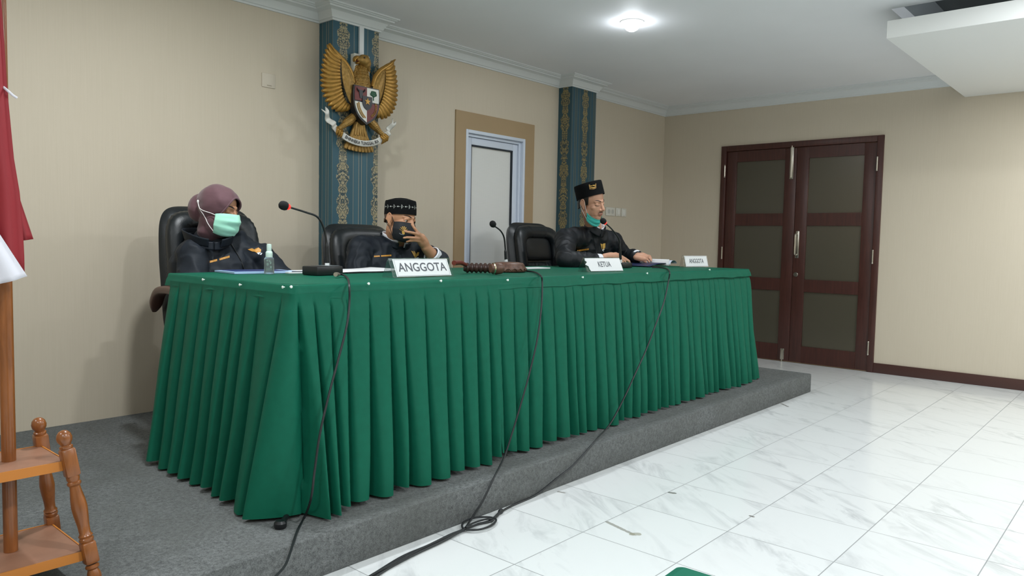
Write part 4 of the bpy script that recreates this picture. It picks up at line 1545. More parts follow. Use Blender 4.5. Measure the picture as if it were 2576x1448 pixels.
# tail fan
m = MB()
for i in range(9):
    t = (i - 4) / 4
    a = (.030 * t, -.150); b = (.108 * t, -.338 + .012 * t * t)
    pts = spline([a, ((a[0] + b[0]) / 2 * .85, (a[1] + b[1]) / 2), b], 5)
    n = len(pts)
    blade(m, pts, [np.interp(k / (n - 1), [0, .5, .9, 1], [.008, .012, .0145, .009]) for k in range(n)], .026 + .004 * (1 - abs(t)), .006)
for i in range(5):
    t = (i - 2) / 2
    pts = [(.02 * t, -.150), (.030 * t, -.195), (.040 * t, -.235)]
    blade(m, pts, [.012, .012, .005], .036, .006)
m.build('tail', M_GOLD2, em, smooth=50)

# shield
def shield_outline(k=1.0):
    w, top = .094 * k, .062
    c = [(-w, top * k), (w, top * k)]
    right = spline([(w, top * k), (w * 1.03, .0), (w * .95, -.065 * k), (w * .62, -.120 * k), (0, -.160 * k)], 8)
    return [(float(q[0]), float(q[1])) for q in right] + [(-float(q[0]), float(q[1])) for q in right[::-1][1:]]
SD = .098
QM = Matrix(((1, 0, 0, EX), (0, 0, -1, EY), (0, 1, 0, EZ), (0, 0, 0, 1)))
sh = MB().prism(shield_outline(1.07), .05, SD, QM).build('shield', M_EBL, em, smooth=30)
so = shield_outline(.98)
def clip(poly, keep):
    out = []
    for i in range(len(poly)):
        a, b = poly[i], poly[(i + 1) % len(poly)]
        fa, fb = keep(a), keep(b)
        if fa >= 0:
            out.append(a)
        if (fa > 0) != (fb > 0) and fa != fb:
            t = fa / (fa - fb)
            out.append((a[0] + (b[0] - a[0]) * t, a[1] + (b[1] - a[1]) * t))
    return out
ZL = -.030
for (sx, sz, mm, nm) in ((-1, 1, M_ERED, 'red_field'), (1, 1, M_EWH, 'white_field'), (-1, -1, M_EWH, 'white_field'), (1, -1, M_ERED, 'red_field')):
    pl_ = clip(so, lambda q: sx * q[0] - .0)
    pl_ = clip(pl_, lambda q: sz * (q[1] - ZL) - .004)
    MB().prism(pl_, SD, SD + .003, QM).build(nm, mm, sh, smooth=0)
MB().prism(shield_outline(.40), SD + .003, SD + .008, QM @ Matrix.Translation((0, -.018, 0))).build('centre_field', M_EBL, sh, smooth=0)
st_ = [((.024 if i % 2 == 0 else .010) * math.sin(i * PI / 5), (.024 if i % 2 == 0 else .010) * math.cos(i * PI / 5) - .026) for i in range(10)]
MB().prism(st_, SD + .008, SD + .011, QM).build('star', M_GOLD, sh, smooth=0)
m = MB()   # bull head
m.prism([(-.066, .040), (-.030, .040), (-.034, .018), (-.040, -.012), (-.056, -.012), (-.062, .018)], SD + .003, SD + .006, QM)
m.tube([E(-.064, .030, SD + .006), E(-.078, .040, SD + .007), E(-.080, .052, SD + .007)], [.005, .004, .001], 8)
m.tube([E(-.032, .030, SD + .006), E(-.020, .040, SD + .007), E(-.018, .052, SD + .007)], [.005, .004, .001], 8)
m.build('bull_head', M_EBL, sh, smooth=0)
m = MB()   # tree
for (x, z, r) in ((.050, .034, .017), (.036, .026, .013), (.064, .026, .013), (.050, .020, .014), (.040, .038, .011), (.061, .038, .011)):
    m.ell(E(x, z, SD + .005), (r, .005, r * .85), n=12)
m.span(EX + .046, EX + .054, EY - SD - .005, EY - SD - .002, EZ - .012, EZ + .02)
m.build('tree', M_EGR, sh, smooth=60)
m = MB()   # chain
for i in range(9):
    t = i / 8
    a = -.15 + 1.35 * t
    cx, cz_ = .010 + .062 * math.cos(a - .2) * (1 - .1 * t), -.045 - .070 * math.sin(a)
    m.tube([E(cx + .006 * math.cos(u), cz_ + .006 * math.sin(u), SD + .005) for u in np.linspace(0, 2 * PI, 9)[:-1]], .0018, 6, closed=True)
m.build('chain', M_GOLD2, sh)
m = MB()   # rice and cotton
arc_ = [(-.078, -.045), (-.070, -.075), (-.052, -.105), (-.028, -.130)]
m.tube([E(x, z, SD + .005) for x, z in spline(arc_, 5)], .004, 8)
for i, q in enumerate(spline(arc_, 4)):
    m.ell(E(q[0] + .014, q[1] + .004, SD + .004), (.006, .003, .006), n=8)
m.build('rice_and_cotton', M_GOLD2, sh)

# motto ribbon
rib = np.array(spline([(-.272, -.118), (-.250, -.150), (-.222, -.188), (-.175, -.232), (-.110, -.268), (-.040, -.284), (.030, -.284), (.100, -.268), (.165, -.236), (.212, -.196), (.238, -.160), (.262, -.120)], 8))
m = MB()
def ribf(a, b, side=0):
    p = at_arc(rib, a)
    q = at_arc(rib, min(1, a + .01)) - at_arc(rib, max(0, a - .01)); q /= np.linalg.norm(q)
    nn = np.array([-q[1], q[0]])
    h = .019 - .004 * max(0, .10 - min(a, 1 - a)) / .10
    r = p + nn * h * (2 * b - 1)
    e = max(0.0, 1 - min(a, 1 - a) / .07)
    r = r + q * .024 * e * abs(2 * b - 1) * (1 if a > .5 else -1)
    d = .052 + .010 * math.cos((a - .5) * 2 * PI) + (.016 * math.sin(min(a, 1 - a) * 60) if (a < .157 or a > .843) else 0)
    return E(r[0], r[1], d + side)
rb = m.grid(ribf, 110, 4).build('ribbon', M_EWH, em, smooth=60)
md = rb.modifiers.new('thickness', 'SOLIDIFY'); md.thickness = .006
vs, fs = text_mesh('BHINNEKA TUNGGAL IKA', .030, 0.0, .0007)
xs = [v[0] for v in vs]
wd = max(xs) - min(xs)
out_ = []
for (x, y, z) in vs:
    a = .503 + x / wd * .41
    p = at_arc(rib, a)
    q = at_arc(rib, a + .01) - at_arc(rib, a - .01); q /= np.linalg.norm(q)
    nn = np.array([-q[1], q[0]])
    r = p + nn * y * 1.0
    d = .052 + .010 * math.cos((a - .5) * 2 * PI)
    out_.append(E(r[0], r[1], d + .0045))
MB().add(out_, fs).build('lettering', M_EBL, rb, smooth=0)
# ------------------------------------------------------------------ people behind the table
def skin_mat(name, base, lip):
    s = Nodes(name)
    a = s.t.nodes.new('ShaderNodeAttribute'); a.attribute_name = 'zone'
    z = s.n('ShaderNodeSeparateColor', i0=a.outputs['Color']).outputs
    n = s.noise(s.pos(), 45.0, 3.0)
    c = s.mix(s.math('MULTIPLY', n, .35), lin(base), [x * .85 for x in lin(base)[:3]] + [1])
    c = s.mix(s.math('MULTIPLY', z[0], .75), c, lin(lip))
    c = s.mix(s.math('MULTIPLY', z[1], .55), c, lin('#2a2220'))
    s.set(color=c, rough=.46, Subsurface_Weight=.08, Subsurface_Scale=.01, Specular_IOR_Level=.4)
    return s.m
M_BROWHAIR = mat('black_hair', '#15110f', .5)
M_LASH = mat('dark_lash', '#1d1512', .6)
M_EYEW = mat('eye_white', '#a8a097', .25)
M_IRIS = mat('dark_iris', '#1a1210', .15)
M_JACK = mat('navy_black_jacket', '#151c25', .62, var=.10, vscale=25, bump=.15, bscale=600, Specular_IOR_Level=.3)
M_JACK2 = mat('black_robe_jacket', '#0e1319', .56, var=.10, vscale=25, bump=.15, bscale=600, Specular_IOR_Level=.35)
M_TROU = mat('black_trousers', '#15171b', .7)
M_SHIRT = mat('white_shirt', '#dfe1e8', .6)
M_THREAD = mat('gold_thread', '#c39a48', .45)
M_THREAD2 = mat('orange_thread', '#cf9236', .5)
M_CAPB = mat('black_velvet', '#040609', .85, Specular_IOR_Level=.2)
M_MINT = mat('mint_mask', '#a6e6cd', .7, Sheen_Weight=.1)
M_TEAL = mat('turquoise_mask', '#4cc4bb', .65)
M_CORD = mat('white_cord', '#ece8e6', .6)


def head_matrix(pos, yaw, pitch, roll, k=1.0):
    return Matrix.Translation(Vector([float(c) for c in pos])) @ Matrix.Rotation(R(yaw), 4, 'Z') @ Matrix.Rotation(R(pitch), 4, 'X') @ Matrix.Rotation(R(roll), 4, 'Y') @ Matrix.Scale(k, 4)


def head_shapes(m, M, closed=True, wide=1.0, ears=True):
    w = wide
    m.ell((0, .015, .035), (.077 * w, .097, .086), M=M, n=32)
    m.ell((0, -.028, -.035), (.063 * w, .066, .082), M=M, n=28)
    m.ell((0, -.066, -.098), (.026, .022, .020), M=M)
    m.ell((0, -.045, -.088), (.046 * w, .042, .026), M=M)
    for s_ in (-1, 1):
        m.ell((.048 * s_ * w, -.006, -.062), (.019, .036, .034), M=M)
        m.ell((.040 * s_ * w, -.052, -.022), (.024, .023, .024), M=M)
        m.cap((.010 * s_, -.083, .026), (.046 * s_ * w, -.064, .022), .0110, .0075, M=M)
        m.ell((.0125 * s_, -.096, -.036), (.0085, .011, .0075), M=M, n=12)
        m.ell((.024 * s_, -.062, -.064), (.022, .022, .024), M=M)
        if closed:
            m.ell((.032 * s_ * w, -.0715, .004), (.0150, .0125, .0100), M=M)
        else:
            m.cap((.018 * s_, -.0805, .0085), (.033 * s_ * w, -.0825, .0145), .0042, .0048, M=M, n=10)
            m.cap((.033 * s_ * w, -.0825, .0145), (.047 * s_ * w, -.0715, .0065), .0048, .0042, M=M, n=10)
            m.cap((.020 * s_, -.0790, -.0055), (.044 * s_ * w, -.0730, -.0055), .0045, .0045, M=M, n=10)
        if ears:
            q = Euler((R(-12), 0, R(-22 * s_))).to_matrix()
            m.ell((.080 * s_ * w, .012, -.006), (.007, .019, .032), rot=q, M=M)
            rim = [(.083 * s_ * w + .006 * s_, .012 + .019 * math.cos(a), -.002 + .031 * math.sin(a)) for a in np.linspace(-.3, 4.4, 12)]
            m.chain(rim, [.0046] * 12, M=M, n=8)
            m.ell((.082 * s_ * w, .000, -.036), (.006, .008, .010), M=M)
    m.chain([(0, -.080, .020), (0, -.098, -.008), (0, -.1085, -.028)], [.0085, .0095, .0125], M=M)
    m.ell((0, -.0900, -.0605), (.0235, .0095, .0058), M=M)
    m.ell((0, -.0885, -.0725), (.0195, .0100, .0068), M=M)


def face_hit(tree, M, x, z, y0=-.3):
    o = M @ Vector((x, y0, z))
    d = (M.to_3x3() @ Vector((0, 1, 0))).normalized()
    p, n, i, dist = tree.ray_cast(o, d, .5)
    return p, n


def zones(ob, M, stubble=0.0):
    me = ob.data
    at = me.color_attributes.new('zone', 'FLOAT_COLOR', 'POINT')
    Mi = M.inverted()
    o = origin(ob)
    k = len(me.vertices)
    co = np.empty(k * 3); me.vertices.foreach_get('co', co); co = co.reshape(-1, 3) + np.array(o)
    A = np.array(Mi)
    L = co @ A[:3, :3].T + A[:3, 3]
    x, y, z = L.T
    lip = np.clip(1.3 - ((x / .026) ** 2 + ((z + .0665) / .0125) ** 2), 0, 1) * (y < -.07) * (y > -.111)
    mo = np.clip(1.25 - ((x / .030) ** 2 + ((z + .050) / .0065) ** 2), 0, 1) * (y < -.07) * stubble
    hair = np.clip((z - .045) / .01, 0, 1) * np.clip((y + .055) / .02, 0, 1) * stubble * (z < .2) * (z > -.2)
    col = np.zeros((k, 4)); col[:, 0] = lip; col[:, 1] = np.maximum(mo, hair); col[:, 3] = 1
    at.data.foreach_set('color', col.ravel())


def brows(tree, M, root, w=1.0, mm=None):
    for s_ in (-1, 1):
        pts, rs = [], []
        for i in range(9):
            t = i / 8
            x = s_ * (.013 + .036 * t) * w
            z = .0265 + .0075 * math.sin(t * PI * .75) - .003 * t
            p, n = face_hit(tree, M, x, z)
            if p is None:
                continue
            pts.append(p); rs.append(.0032 * np.interp(t, [0, .15, .7, 1], [.7, 1, .9, .35]))
        if len(pts) > 2:
            MB().tube(pts, rs, 8).build('eyebrow', mm or M_BROWHAIR, root)


def lashes(tree, M, root, w=1.0, z0=-.003):
    for s_ in (-1, 1):
        pts = []
        for i in range(9):
            t = i / 8
            p, n = face_hit(tree, M, s_ * (.018 + .028 * t) * w, z0 - .0035 * math.sin(t * PI))
            if p is not None:
                pts.append(p)
        if len(pts) > 2:
            MB().tube(pts, .0014, 6).build('eyelash', M_LASH, root)


def eyes(M, root, w=1.0, look=0.0):
    for s_ in (-1, 1):
        c = Vector((.0325 * s_ * w, -.0685, .0035))
        e = MB().ell(c, .0128, M=M, n=20).build('eye', M_EYEW, root)
        d = Vector((math.sin(look), -math.cos(look), -.05)).normalized()
        Mi = M @ frame_at(c + d * .0112, (0, 0, 1), d)
        MB().lathe([(.0078, 0), (.0068, .0018), (0, .0023)], Mi, 16).build('iris', M_IRIS, e)


def wrinkle(amp, seed, f1=8.0, f2=21.0):
    def fn(c, n):
        out = np.empty(len(c))
        for i, q in enumerate(c):
            a = noise.noise(Vector((q[0] * f1 + seed, q[1] * f1, q[2] * f1 * .7)))
            b = 1 - abs(noise.noise(Vector((q[0] * f2 * .8 + seed, q[1] * f2 * .8 + a * 1.5, q[2] * f2 * .55)))) * 2
            out[i] = amp * (.9 * a + .55 * b)
        return c + n * out[:, None]
    return fn


def cut_off(ob, keep):
    """drops the part of a shell where keep(world position) is false"""
    o = origin(ob)
    b = bmesh.new(); b.from_mesh(ob.data)
    bad = [f for f in b.faces if not keep(f.calc_center_median() + o)]
    bmesh.ops.delete(b, geom=bad, context='FACES')
    b.to_mesh(ob.data); b.free()


def sighted(tree, u, v, lift=.0025):
    d = Vector([float(c) for c in sight(u, v)]).normalized()
    p, n, i, dist = tree.ray_cast(Vector([float(c) for c in CAM]), d, 12.0)
    if p is None:
        return None
    return p - d * lift if n.dot(d) < 0 else p - d * lift


def patch(tree, polys, name, mm, root, lift=.002):
    """embroidery lying on the cloth under it"""
    m = MB()
    for poly in polys:
        ps = [sighted(tree, u, v, lift) for u, v in poly]
        if any(p is None for p in ps):
            continue
        d = Vector([float(c) for c in sight(*poly[0])]).normalized()
        k = len(ps)
        o = len(m.v)
        m.v += [tuple(p) for p in ps] + [tuple(p + d * (lift * .8)) for p in ps]
        m.f += [[o + i for i in range(k)]] + [[o + i, o + (i + 1) % k, o + k + (i + 1) % k, o + k + i] for i in range(k)]
        m.m += [0] * (k + 1)
    if m.v:
        return m.build(name, mm, root, smooth=0)


def stitched_name(tree, u0, u1, va, vb, root, h=5.0, gap=.42, seed=1):
    """gold lettering too small to read: a row of stitched strokes"""
    rnd = random.Random(seed)
    polys = []
    u = u0
    while u < u1:
        w = rnd.uniform(1.6, 2.8)
        t = (u - u0) / (u1 - u0)
        if not gap - .03 < t < gap + .03:
            v = va + (vb - va) * t
            polys.append([(u, v - h / 2), (u + w, v - h / 2 + .2), (u + w, v + h / 2), (u, v + h / 2 - .2)])
        u += w + rnd.uniform(.3, .7)
    return patch(tree, polys, 'name_tape', M_THREAD2, root)


def finger(m, pts, r0=.0088, r1=.0068):
    n = len(pts)
    m.chain(pts, [r0 + (r1 - r0) * i / (n - 1) for i in range(n)], n=12)


def torso_rings(B, hips, chest, sh, neck, k=1.0):
    """B maps body coordinates (x to the wearer's left, y backwards, z up)"""
    r = B.to_3x3()
    def ring(x, y, z, w, d):
        return (B @ Vector((x, y, z)), r @ Vector((w * k, 0, 0)), r @ Vector((0, d * k, 0)))
    return [ring(*hips[:3], .185, .150), ring(hips[0], hips[1] - .01, hips[2] + .07, .200, .158), ring((hips[0] + chest[0]) / 2, (hips[1] + chest[1]) / 2, (hips[2] + chest[2]) / 2, .195, .150),
            ring(*chest, .208, .140), ring((chest[0] + sh[0]) / 2, (chest[1] + sh[1]) / 2, (chest[2] + sh[2]) / 2, .205, .122), ring(sh[0], sh[1], sh[2], .165, .092),
            ring((sh[0] + neck[0]) / 2, (sh[1] + neck[1]) / 2, (sh[2] + neck[2]) / 2 + .012, .115, .078), ring(*neck, .072, .066)]


def legs(m, B, hips, r=(.085, .062, .045), ext=.0):
    for s_ in (-1, 1):
        h = B @ Vector((hips[0] + .095 * s_, hips[1] - .02, hips[2] - .01))
        k = B @ Vector((hips[0] + .13 * s_, hips[1] - .44, hips[2] - .06))
        f = B @ Vector((hips[0] + .12 * s_, hips[1] - .42, PLAT + .085))
        f.z = PLAT + .085
        m.chain([h, k], [r[0] + ext, r[1] + ext], n=20)
        m.chain([k, f], [r[1] + ext, r[2] + ext], n=18)


def feet(root, B, hips):
    for s_ in (-1, 1):
        f = B @ Vector((hips[0] + .12 * s_, hips[1] - .42, 0)); t = B @ Vector((hips[0] + .13 * s_, hips[1] - .60, 0))
        m = MB()
        m.cap((f.x, f.y, PLAT + .042), (t.x, t.y, PLAT + .032), .040, .030)
        m.v = [(x, y, max(z, PLAT + .001)) for x, y, z in m.v]
        m.build('shoe', mat('black_shoe', '#0e0e10', .35), root, smooth=60)


def person(label, B, M, hips, chest, sh, neck, arms, hands, skin, jacket, jk=1.0, closed=True, wide=1.0, stubble=0.0, seed=1, sleeve=(.066, .058, .047), base=None, ears=True, wr=.013, nr=.085):
    """arms: (shoulder, elbow, wrist, cuff fraction) in world coordinates, right then left; hands: list of finger chains per hand"""
    root = thing('person', label, 'person', base, 'people behind the table')
    m = MB()
    head_shapes(m, M, closed, wide, ears)
    nb = B @ Vector(neck)
    m.chain([M @ Vector((0, .022, -.055)), nb + Vector((0, 0, .01)), B @ Vector(sh)], [.056, .058, .085], n=20)
    tr = torso_rings(B, hips, chest, sh, neck, .88)
    m.loft(tr, n=28)
    for a in arms:
        m.chain([a[0], a[1], a[2]], [.047, .040, .028], n=16)
    for h in hands:
        for fgr in h['fingers']:
            finger(m, fgr[0], *fgr[1:])
        for pl_ in h.get('palm', []):
            m.chain(pl_[0], pl_[1], n=14)
    legs(m, B, hips)
    body = fuse(m, 'body', skin, root, .0036, 7)
    zones(body, M, stubble)
    # jacket with sleeves
    m = MB()
    m.loft(torso_rings(B, hips, chest, sh, neck, jk)[:-1] + [(nb - Vector((0, 0, .012)), B.to_3x3() @ Vector((nr, 0, 0)), B.to_3x3() @ Vector((0, nr * .95, 0)))], n=36)
    for a in arms:
        w = Vector([float(c) for c in a[1]]) + (Vector([float(c) for c in a[2]]) - Vector([float(c) for c in a[1]])) * a[3]
        m.ell(a[0], sleeve[0] * 1.08, n=20)
        m.chain([a[0], a[1], w], list(sleeve), n=20)
        m.cap(B @ Vector(sh), a[0], .075, sleeve[0])
    jk_ = fuse(m, 'jacket', jacket, root, .0065, 5, fn=wrinkle(wr, seed * 3.7))
    # open the neck of the jacket
    up = (M @ Vector((0, 0, 0)) - nb).normalized()
    cut_off(jk_, lambda p: not ((p - nb).dot(up) > -.004 and (p - nb - up * (p - nb).dot(up)).length < nr - .015))
    # trousers
    m = MB()
    legs(m, B, hips, ext=.012)
    m.ell(B @ Vector((hips[0], hips[1], hips[2] - .01)), (.175, .15, .10))
    fuse(m, 'trousers', M_TROU, root, .010, 4)
    feet(root, B, hips)
    return root, body, jk_


def collar(root, c, up, fwd, r0, r1, h, open_deg, mm, name='collar', flare=0.0, th=.004):
    """a stand collar round the neck, open at the front"""
    up, fwd = Vector(up).normalized(), Vector(fwd)
    fwd = (fwd - up * fwd.dot(up)).normalized()
    side = up.cross(fwd)
    c = Vector([float(q) for q in c])
    def f(a, b):
        t = R(open_deg) + (2 * PI - 2 * R(open_deg)) * a
        r = r0 + (r1 - r0) * b + .003 * math.sin(a * 19) * b
        front = math.cos(t)
        return c + fwd * (r * 1.05 * front) + side * (r * math.sin(t)) + up * (h * b - .020 * max(front, 0) ** 2 * (1 + .5 * b) + .004 * math.sin(a * 13) * b)
    o = MB().grid(f, 60, 6).build(name, mm, root, smooth=80)
    md = o.modifiers.new('thickness', 'SOLIDIFY'); md.thickness = th; md.offset = 0
    return o


def surgical(M, root, mm, zt=-.004, zb=-.118, half=68, name='face_mask', off=.004, pleats=3, wide=1.0, drop=0.0, tuck=0.0):
    """a mask moulded round nose and jaw"""
    def f(a, b):
        th = R(-half + 2 * half * a)
        z = zt + (zb - zt) * b
        ry = np.interp(b, [0, .12, .30, .5, .75, .92, 1], [.083, .094, .1005, .097, .094, .082, .064])
        rx = np.interp(b, [0, .3, .6, .85, 1], [.066, .072, .072, .062, .052]) * wide
        edge = abs(2 * a - 1) ** 3
        p = .0022 * math.cos(b * PI * 2 * pleats) * (1 - edge)
        zz = z + (.012 * (1 - 2 * b)) * -edge * (1) + drop
        x = (rx + off) * math.sin(th)
        y = -.012 - (ry - .012 + off + p) * math.cos(th) ** .85 if math.cos(th) > 0 else -.012
        # nose ridge at the top
        y -= .010 * math.exp(-(math.sin(th) / .28) ** 2) * np.interp(b, [0, .2, .45, 1], [.5, 1.1, .4, .0])
        return M @ Vector((x, y, zz))
    o = MB().grid(f, 56, 30).build(name, mm, root, smooth=80)
    md = o.modifiers.new('thickness', 'SOLIDIFY'); md.thickness = .0012
    return f


def cord(pts, root, mm=M_CORD, r=.0016, name='ear_loop'):
    return MB().tube(spline(pts, 8), r, 6).build(name, mm, root)


V = lambda q: Vector([float(c) for c in q])

# ---------------- the woman in the headscarf
yw = -.735
hp = on(551, 529, 'y', yw)
Mw = head_matrix(hp, 27, 10, 2, .94)
Bw = Matrix.Translation((-5.335, yw + .03, 0)) @ Matrix.Rotation(R(-12), 4, 'Z')
sR, sL = V(on(489, 643, 'y', yw + .03)), V(on(656, 647, 'y', yw - .02))
eR, eL = V(on(480, 755, 'y', yw - .06)), V(on(706, 702, 'y', yw - .10))
wR, wL = V((-5.42, -1.02, .80)), V((-5.02, -1.02, .80))
SK_W = skin_mat('brown_skin', '#a87a5c', '#7c4a3e')
def rest_hand(w, d):
    d = Vector(d).normalized(); s_ = Vector((0, 0, 1)).cross(d)
    return dict(palm=[([w, w + d * .045, w + d * .08], [.026, .032, .030])],
                fingers=[([w + d * .085 + s_ * o, w + d * (.085 + l * .5) + s_ * o * 1.1 - Vector((0, 0, .008)), w + d * (.085 + l * .85) + s_ * o * 1.1 - Vector((0, 0, .03))],) for o, l in ((-.027, .07), (-.009, .08), (.009, .075), (.027, .055))]
                + [([w + d * .02 + s_ * -.028, w + d * .055 + s_ * -.048, w + d * .085 + s_ * -.046], .0095, .0075)])
rt, body, jk = person('woman in a plum headscarf and mint mask sitting at the table end', Bw, Mw, (0, .03, .70), (.0, .045, .90), (0.0, .055, 1.055), (0.0, .035, 1.140),
                      [(sR, eR, wR, .85), (sL, eL, wL, .85)], [rest_hand(wR, (.3, -1, 0)), rest_hand(wL, (-.3, -1, 0))], SK_W, M_JACK, jk=1.10, closed=True, seed=1, sleeve=(.066, .068, .055), base=(-5.335, yw, PLAT), ears=False, wr=.015, nr=.100)
ft = bvh(body)
brows(ft, Mw, rt)
lashes(ft, Mw, rt)
# headscarf
m = MB()
m.ell((0, .012, .030), (.096, .106, .100), M=Mw, n=32)
m.ell((0, .106, -.006), (.072, .056, .074), M=Mw, n=24)
m.ell((0, -.016, -.062), (.080, .076, .074), M=Mw, n=28)
m.ell((0, -.024, .044), (.086, .074, .070), M=Mw, n=28)
m.cap((0, .015, -.06), (0, .030, -.110), .072, .064, M=Mw, n=28)
scarf = fuse(m, 'headscarf', mat('plum_headscarf', '#5f3f46', .75, var=.08, vscale=20, bump=.2, bscale=900, Sheen_Weight=.25), rt, .0045, 4,
             fn=lambda c, n: c + n * np.array([.0035 * noise.noise(Vector((q[0] * 14, q[1] * 14, q[2] * 30))) + .003 * noise.noise(Vector((q[0] * 40, q[1] * 22, q[2] * 18))) for q in c])[:, None])
Mi = Mw.inverted()
EH = (.061, .094, -.016)
def keep_scarf(p):
    q = Mi @ p
    return not (q.y < -.015 and (q.x / EH[0]) ** 2 + ((q.z - EH[2]) / EH[1]) ** 2 < 1)
# rim of the opening follows the scarf
sct = bvh(scarf)
pts = []
for i in range(40):
    a = -.62 + (PI + 1.24) * i / 39
    p, n = face_hit(sct, Mw, EH[0] * 1.0 * math.cos(a), EH[2] + EH[1] * math.sin(a))
    if p is not None:
        pts.append(p)
cut_off(scarf, keep_scarf)
md = scarf.modifiers.new('thickness', 'SOLIDIFY'); md.thickness = .003
MB().tube(pts, .0042, 10).build('hem', scarf.data.materials[0], scarf)
mf = surgical(Mw, rt, M_MINT, zt=-.004, zb=-.122, half=74, wide=1.08, off=.014)
# cords clipped behind the scarf
def on_scarf(x, y, z, k=.004):
    o = Mw @ Vector((0, y, z)); d = (Mw.to_3x3() @ Vector((-1, 0, 0)))
    p, n, i, dd = sct.ray_cast(Mw @ Vector((-.3, y, z)), -d, .5)
    return (p + d * k) if p is not None else Mw @ Vector((x, y, z))
clip = on_scarf(-.09, .070, .026)
clip2 = on_scarf(-.09, .050, -.004)
for (a, b) in ((0.0, 0.06), (0.0, .93)):
    e = mf(a, b)
    q = []
    for i in range(13):
        p_ = e + (clip2 - e) * (i / 12)
        l_, n_, ix, dd = sct.find_nearest(p_)
        if (p_ - l_).dot(n_) < .004:
            p_ = l_ + n_ * .004
        q.append(p_)
    MB().tube(q, .0017, 6).build('ear_loop', M_CORD, rt)
cord([clip2, (clip + clip2) / 2 + (Mw.to_3x3() @ Vector((-.002, 0, 0))), clip], rt, r=.002)
MB().ell(clip, (.005, .005, .008)).build('mask_clip', M_CORD, rt)
# collar, zip and embroidery
jt = bvh(jk)
nbw = Bw @ Vector((0, .035, 1.112))
fw = Bw.to_3x3() @ Vector((0, -1, 0))
cw_ = Mw @ Vector((0, .030, -.163))
collar(rt, cw_, (0, -.10, 1), fw, .104, .116, .048, 15, M_JACK)
collar(rt, cw_ - Vector((0, 0, .016)), (0, -.06, 1), fw, .092, .088, .046, 1, M_JACK, name='inner_collar')
zp = [sighted(jt, u, v, .003) for u, v in ((578, 604), (583, 615), (590, 627), (598, 640), (606, 654), (611, 668), (613, 676))]
zp = [p for p in zp if p is not None]
MB().tube(zp, .0028, 6).build('zip', mat('dark_zip', '#0d1013', .4), rt)
MB().ell(zp[0], (.006, .006, .010)).build('zip_pull', M_SILV, rt)
stitched_name(jt, 528, 578, 658, 644.5, rt, h=5.5, gap=.40, seed=3)
patch(jt, [[(623, 627), (634, 624), (642, 628), (644, 633), (634, 632)], [(641, 626), (650, 622), (657, 627), (656, 634), (646, 636), (640, 632)]], 'badge_eagle', M_THREAD2, rt)
patch(jt, [[(645, 634), (653, 634), (660, 636), (657, 641), (649, 639)]], 'badge_ribbon', M_SHIRT, rt)

# ---------------- the man with his hand on his face
y2m = -.92
hp = on(1008, 554, 'y', y2m)
M2 = head_matrix(hp, 6, 8, 7, .94)
B2 = Matrix.Translation((on(975, 640, 'y', -.80)[0], -.80, 0)) @ Matrix.Rotation(R(-13), 4, 'Z')
sR, sL = V(on(908, 628, 'y', -.78)), V(on(1052, 634, 'y', -.83))
eR, wR = V(on(893, 735, 'y', -.86)), V((-4.52, -1.03, .84))
eL = V(on(1101, 660, 'y', -1.02)); eL.z = max(eL.z, TZ + .045)
wL = V(on(1071, 622, 'y', -1.035))
SK_2 = skin_mat('tan_skin', '#bd8c6c', '#8a5248')
def px(*q):
    return [V(on(u, v, 'y', y)) for u, v, y in q]
lh = dict(palm=[(px((1073, 624, -1.035), (1066, 608, -1.04), (1060, 596, -1.045)), [.025, .027, .022]), (px((1072, 622, -1.03), (1062, 612, -1.035), (1056, 606, -1.04)), [.022, .022, .017]),
               (px((1073, 622, -1.03), (1062, 600, -1.05), (1053, 588, -1.055)), [.020, .018, .013])],
          fingers=[(px((1052, 587, -1.055), (1043, 574, -1.052), (1036, 564, -1.040)), .0095, .0072),
                   (px((1056, 592, -1.055), (1040, 586, -1.066), (1026, 583, -1.062), (1018, 581, -1.050)), .0095, .0070),
                   (px((1057, 600, -1.050), (1040, 598, -1.066), (1024, 597, -1.060), (1016, 598, -1.050)), .0092, .0068),
                   (px((1057, 607, -1.045), (1042, 605, -1.058), (1029, 606, -1.054), (1023, 608, -1.048)), .0082, .0062),
                   (px((1066, 612, -1.010), (1052, 600, -.985), (1044, 588, -.985)), .0105, .0080)])
rt, body, jk = person('man in black cap with white pattern and black mask, hand on his face', B2, M2, (0, .02, .70), (0, .01, .92), (0, .0, 1.045), (.03, -.035, 1.095),
                      [(sR, eR, wR, .85), (sL, eL, wL, .22)], [rest_hand(wR, (.3, -1, 0)), lh], SK_2, M_JACK, jk=1.04, closed=False, stubble=.5, seed=2, sleeve=(.070, .064, .054), base=(B2.translation.x, -.80, PLAT))
ft = bvh(body)
brows(ft, M2, rt)
eyes(M2, rt, look=.25)
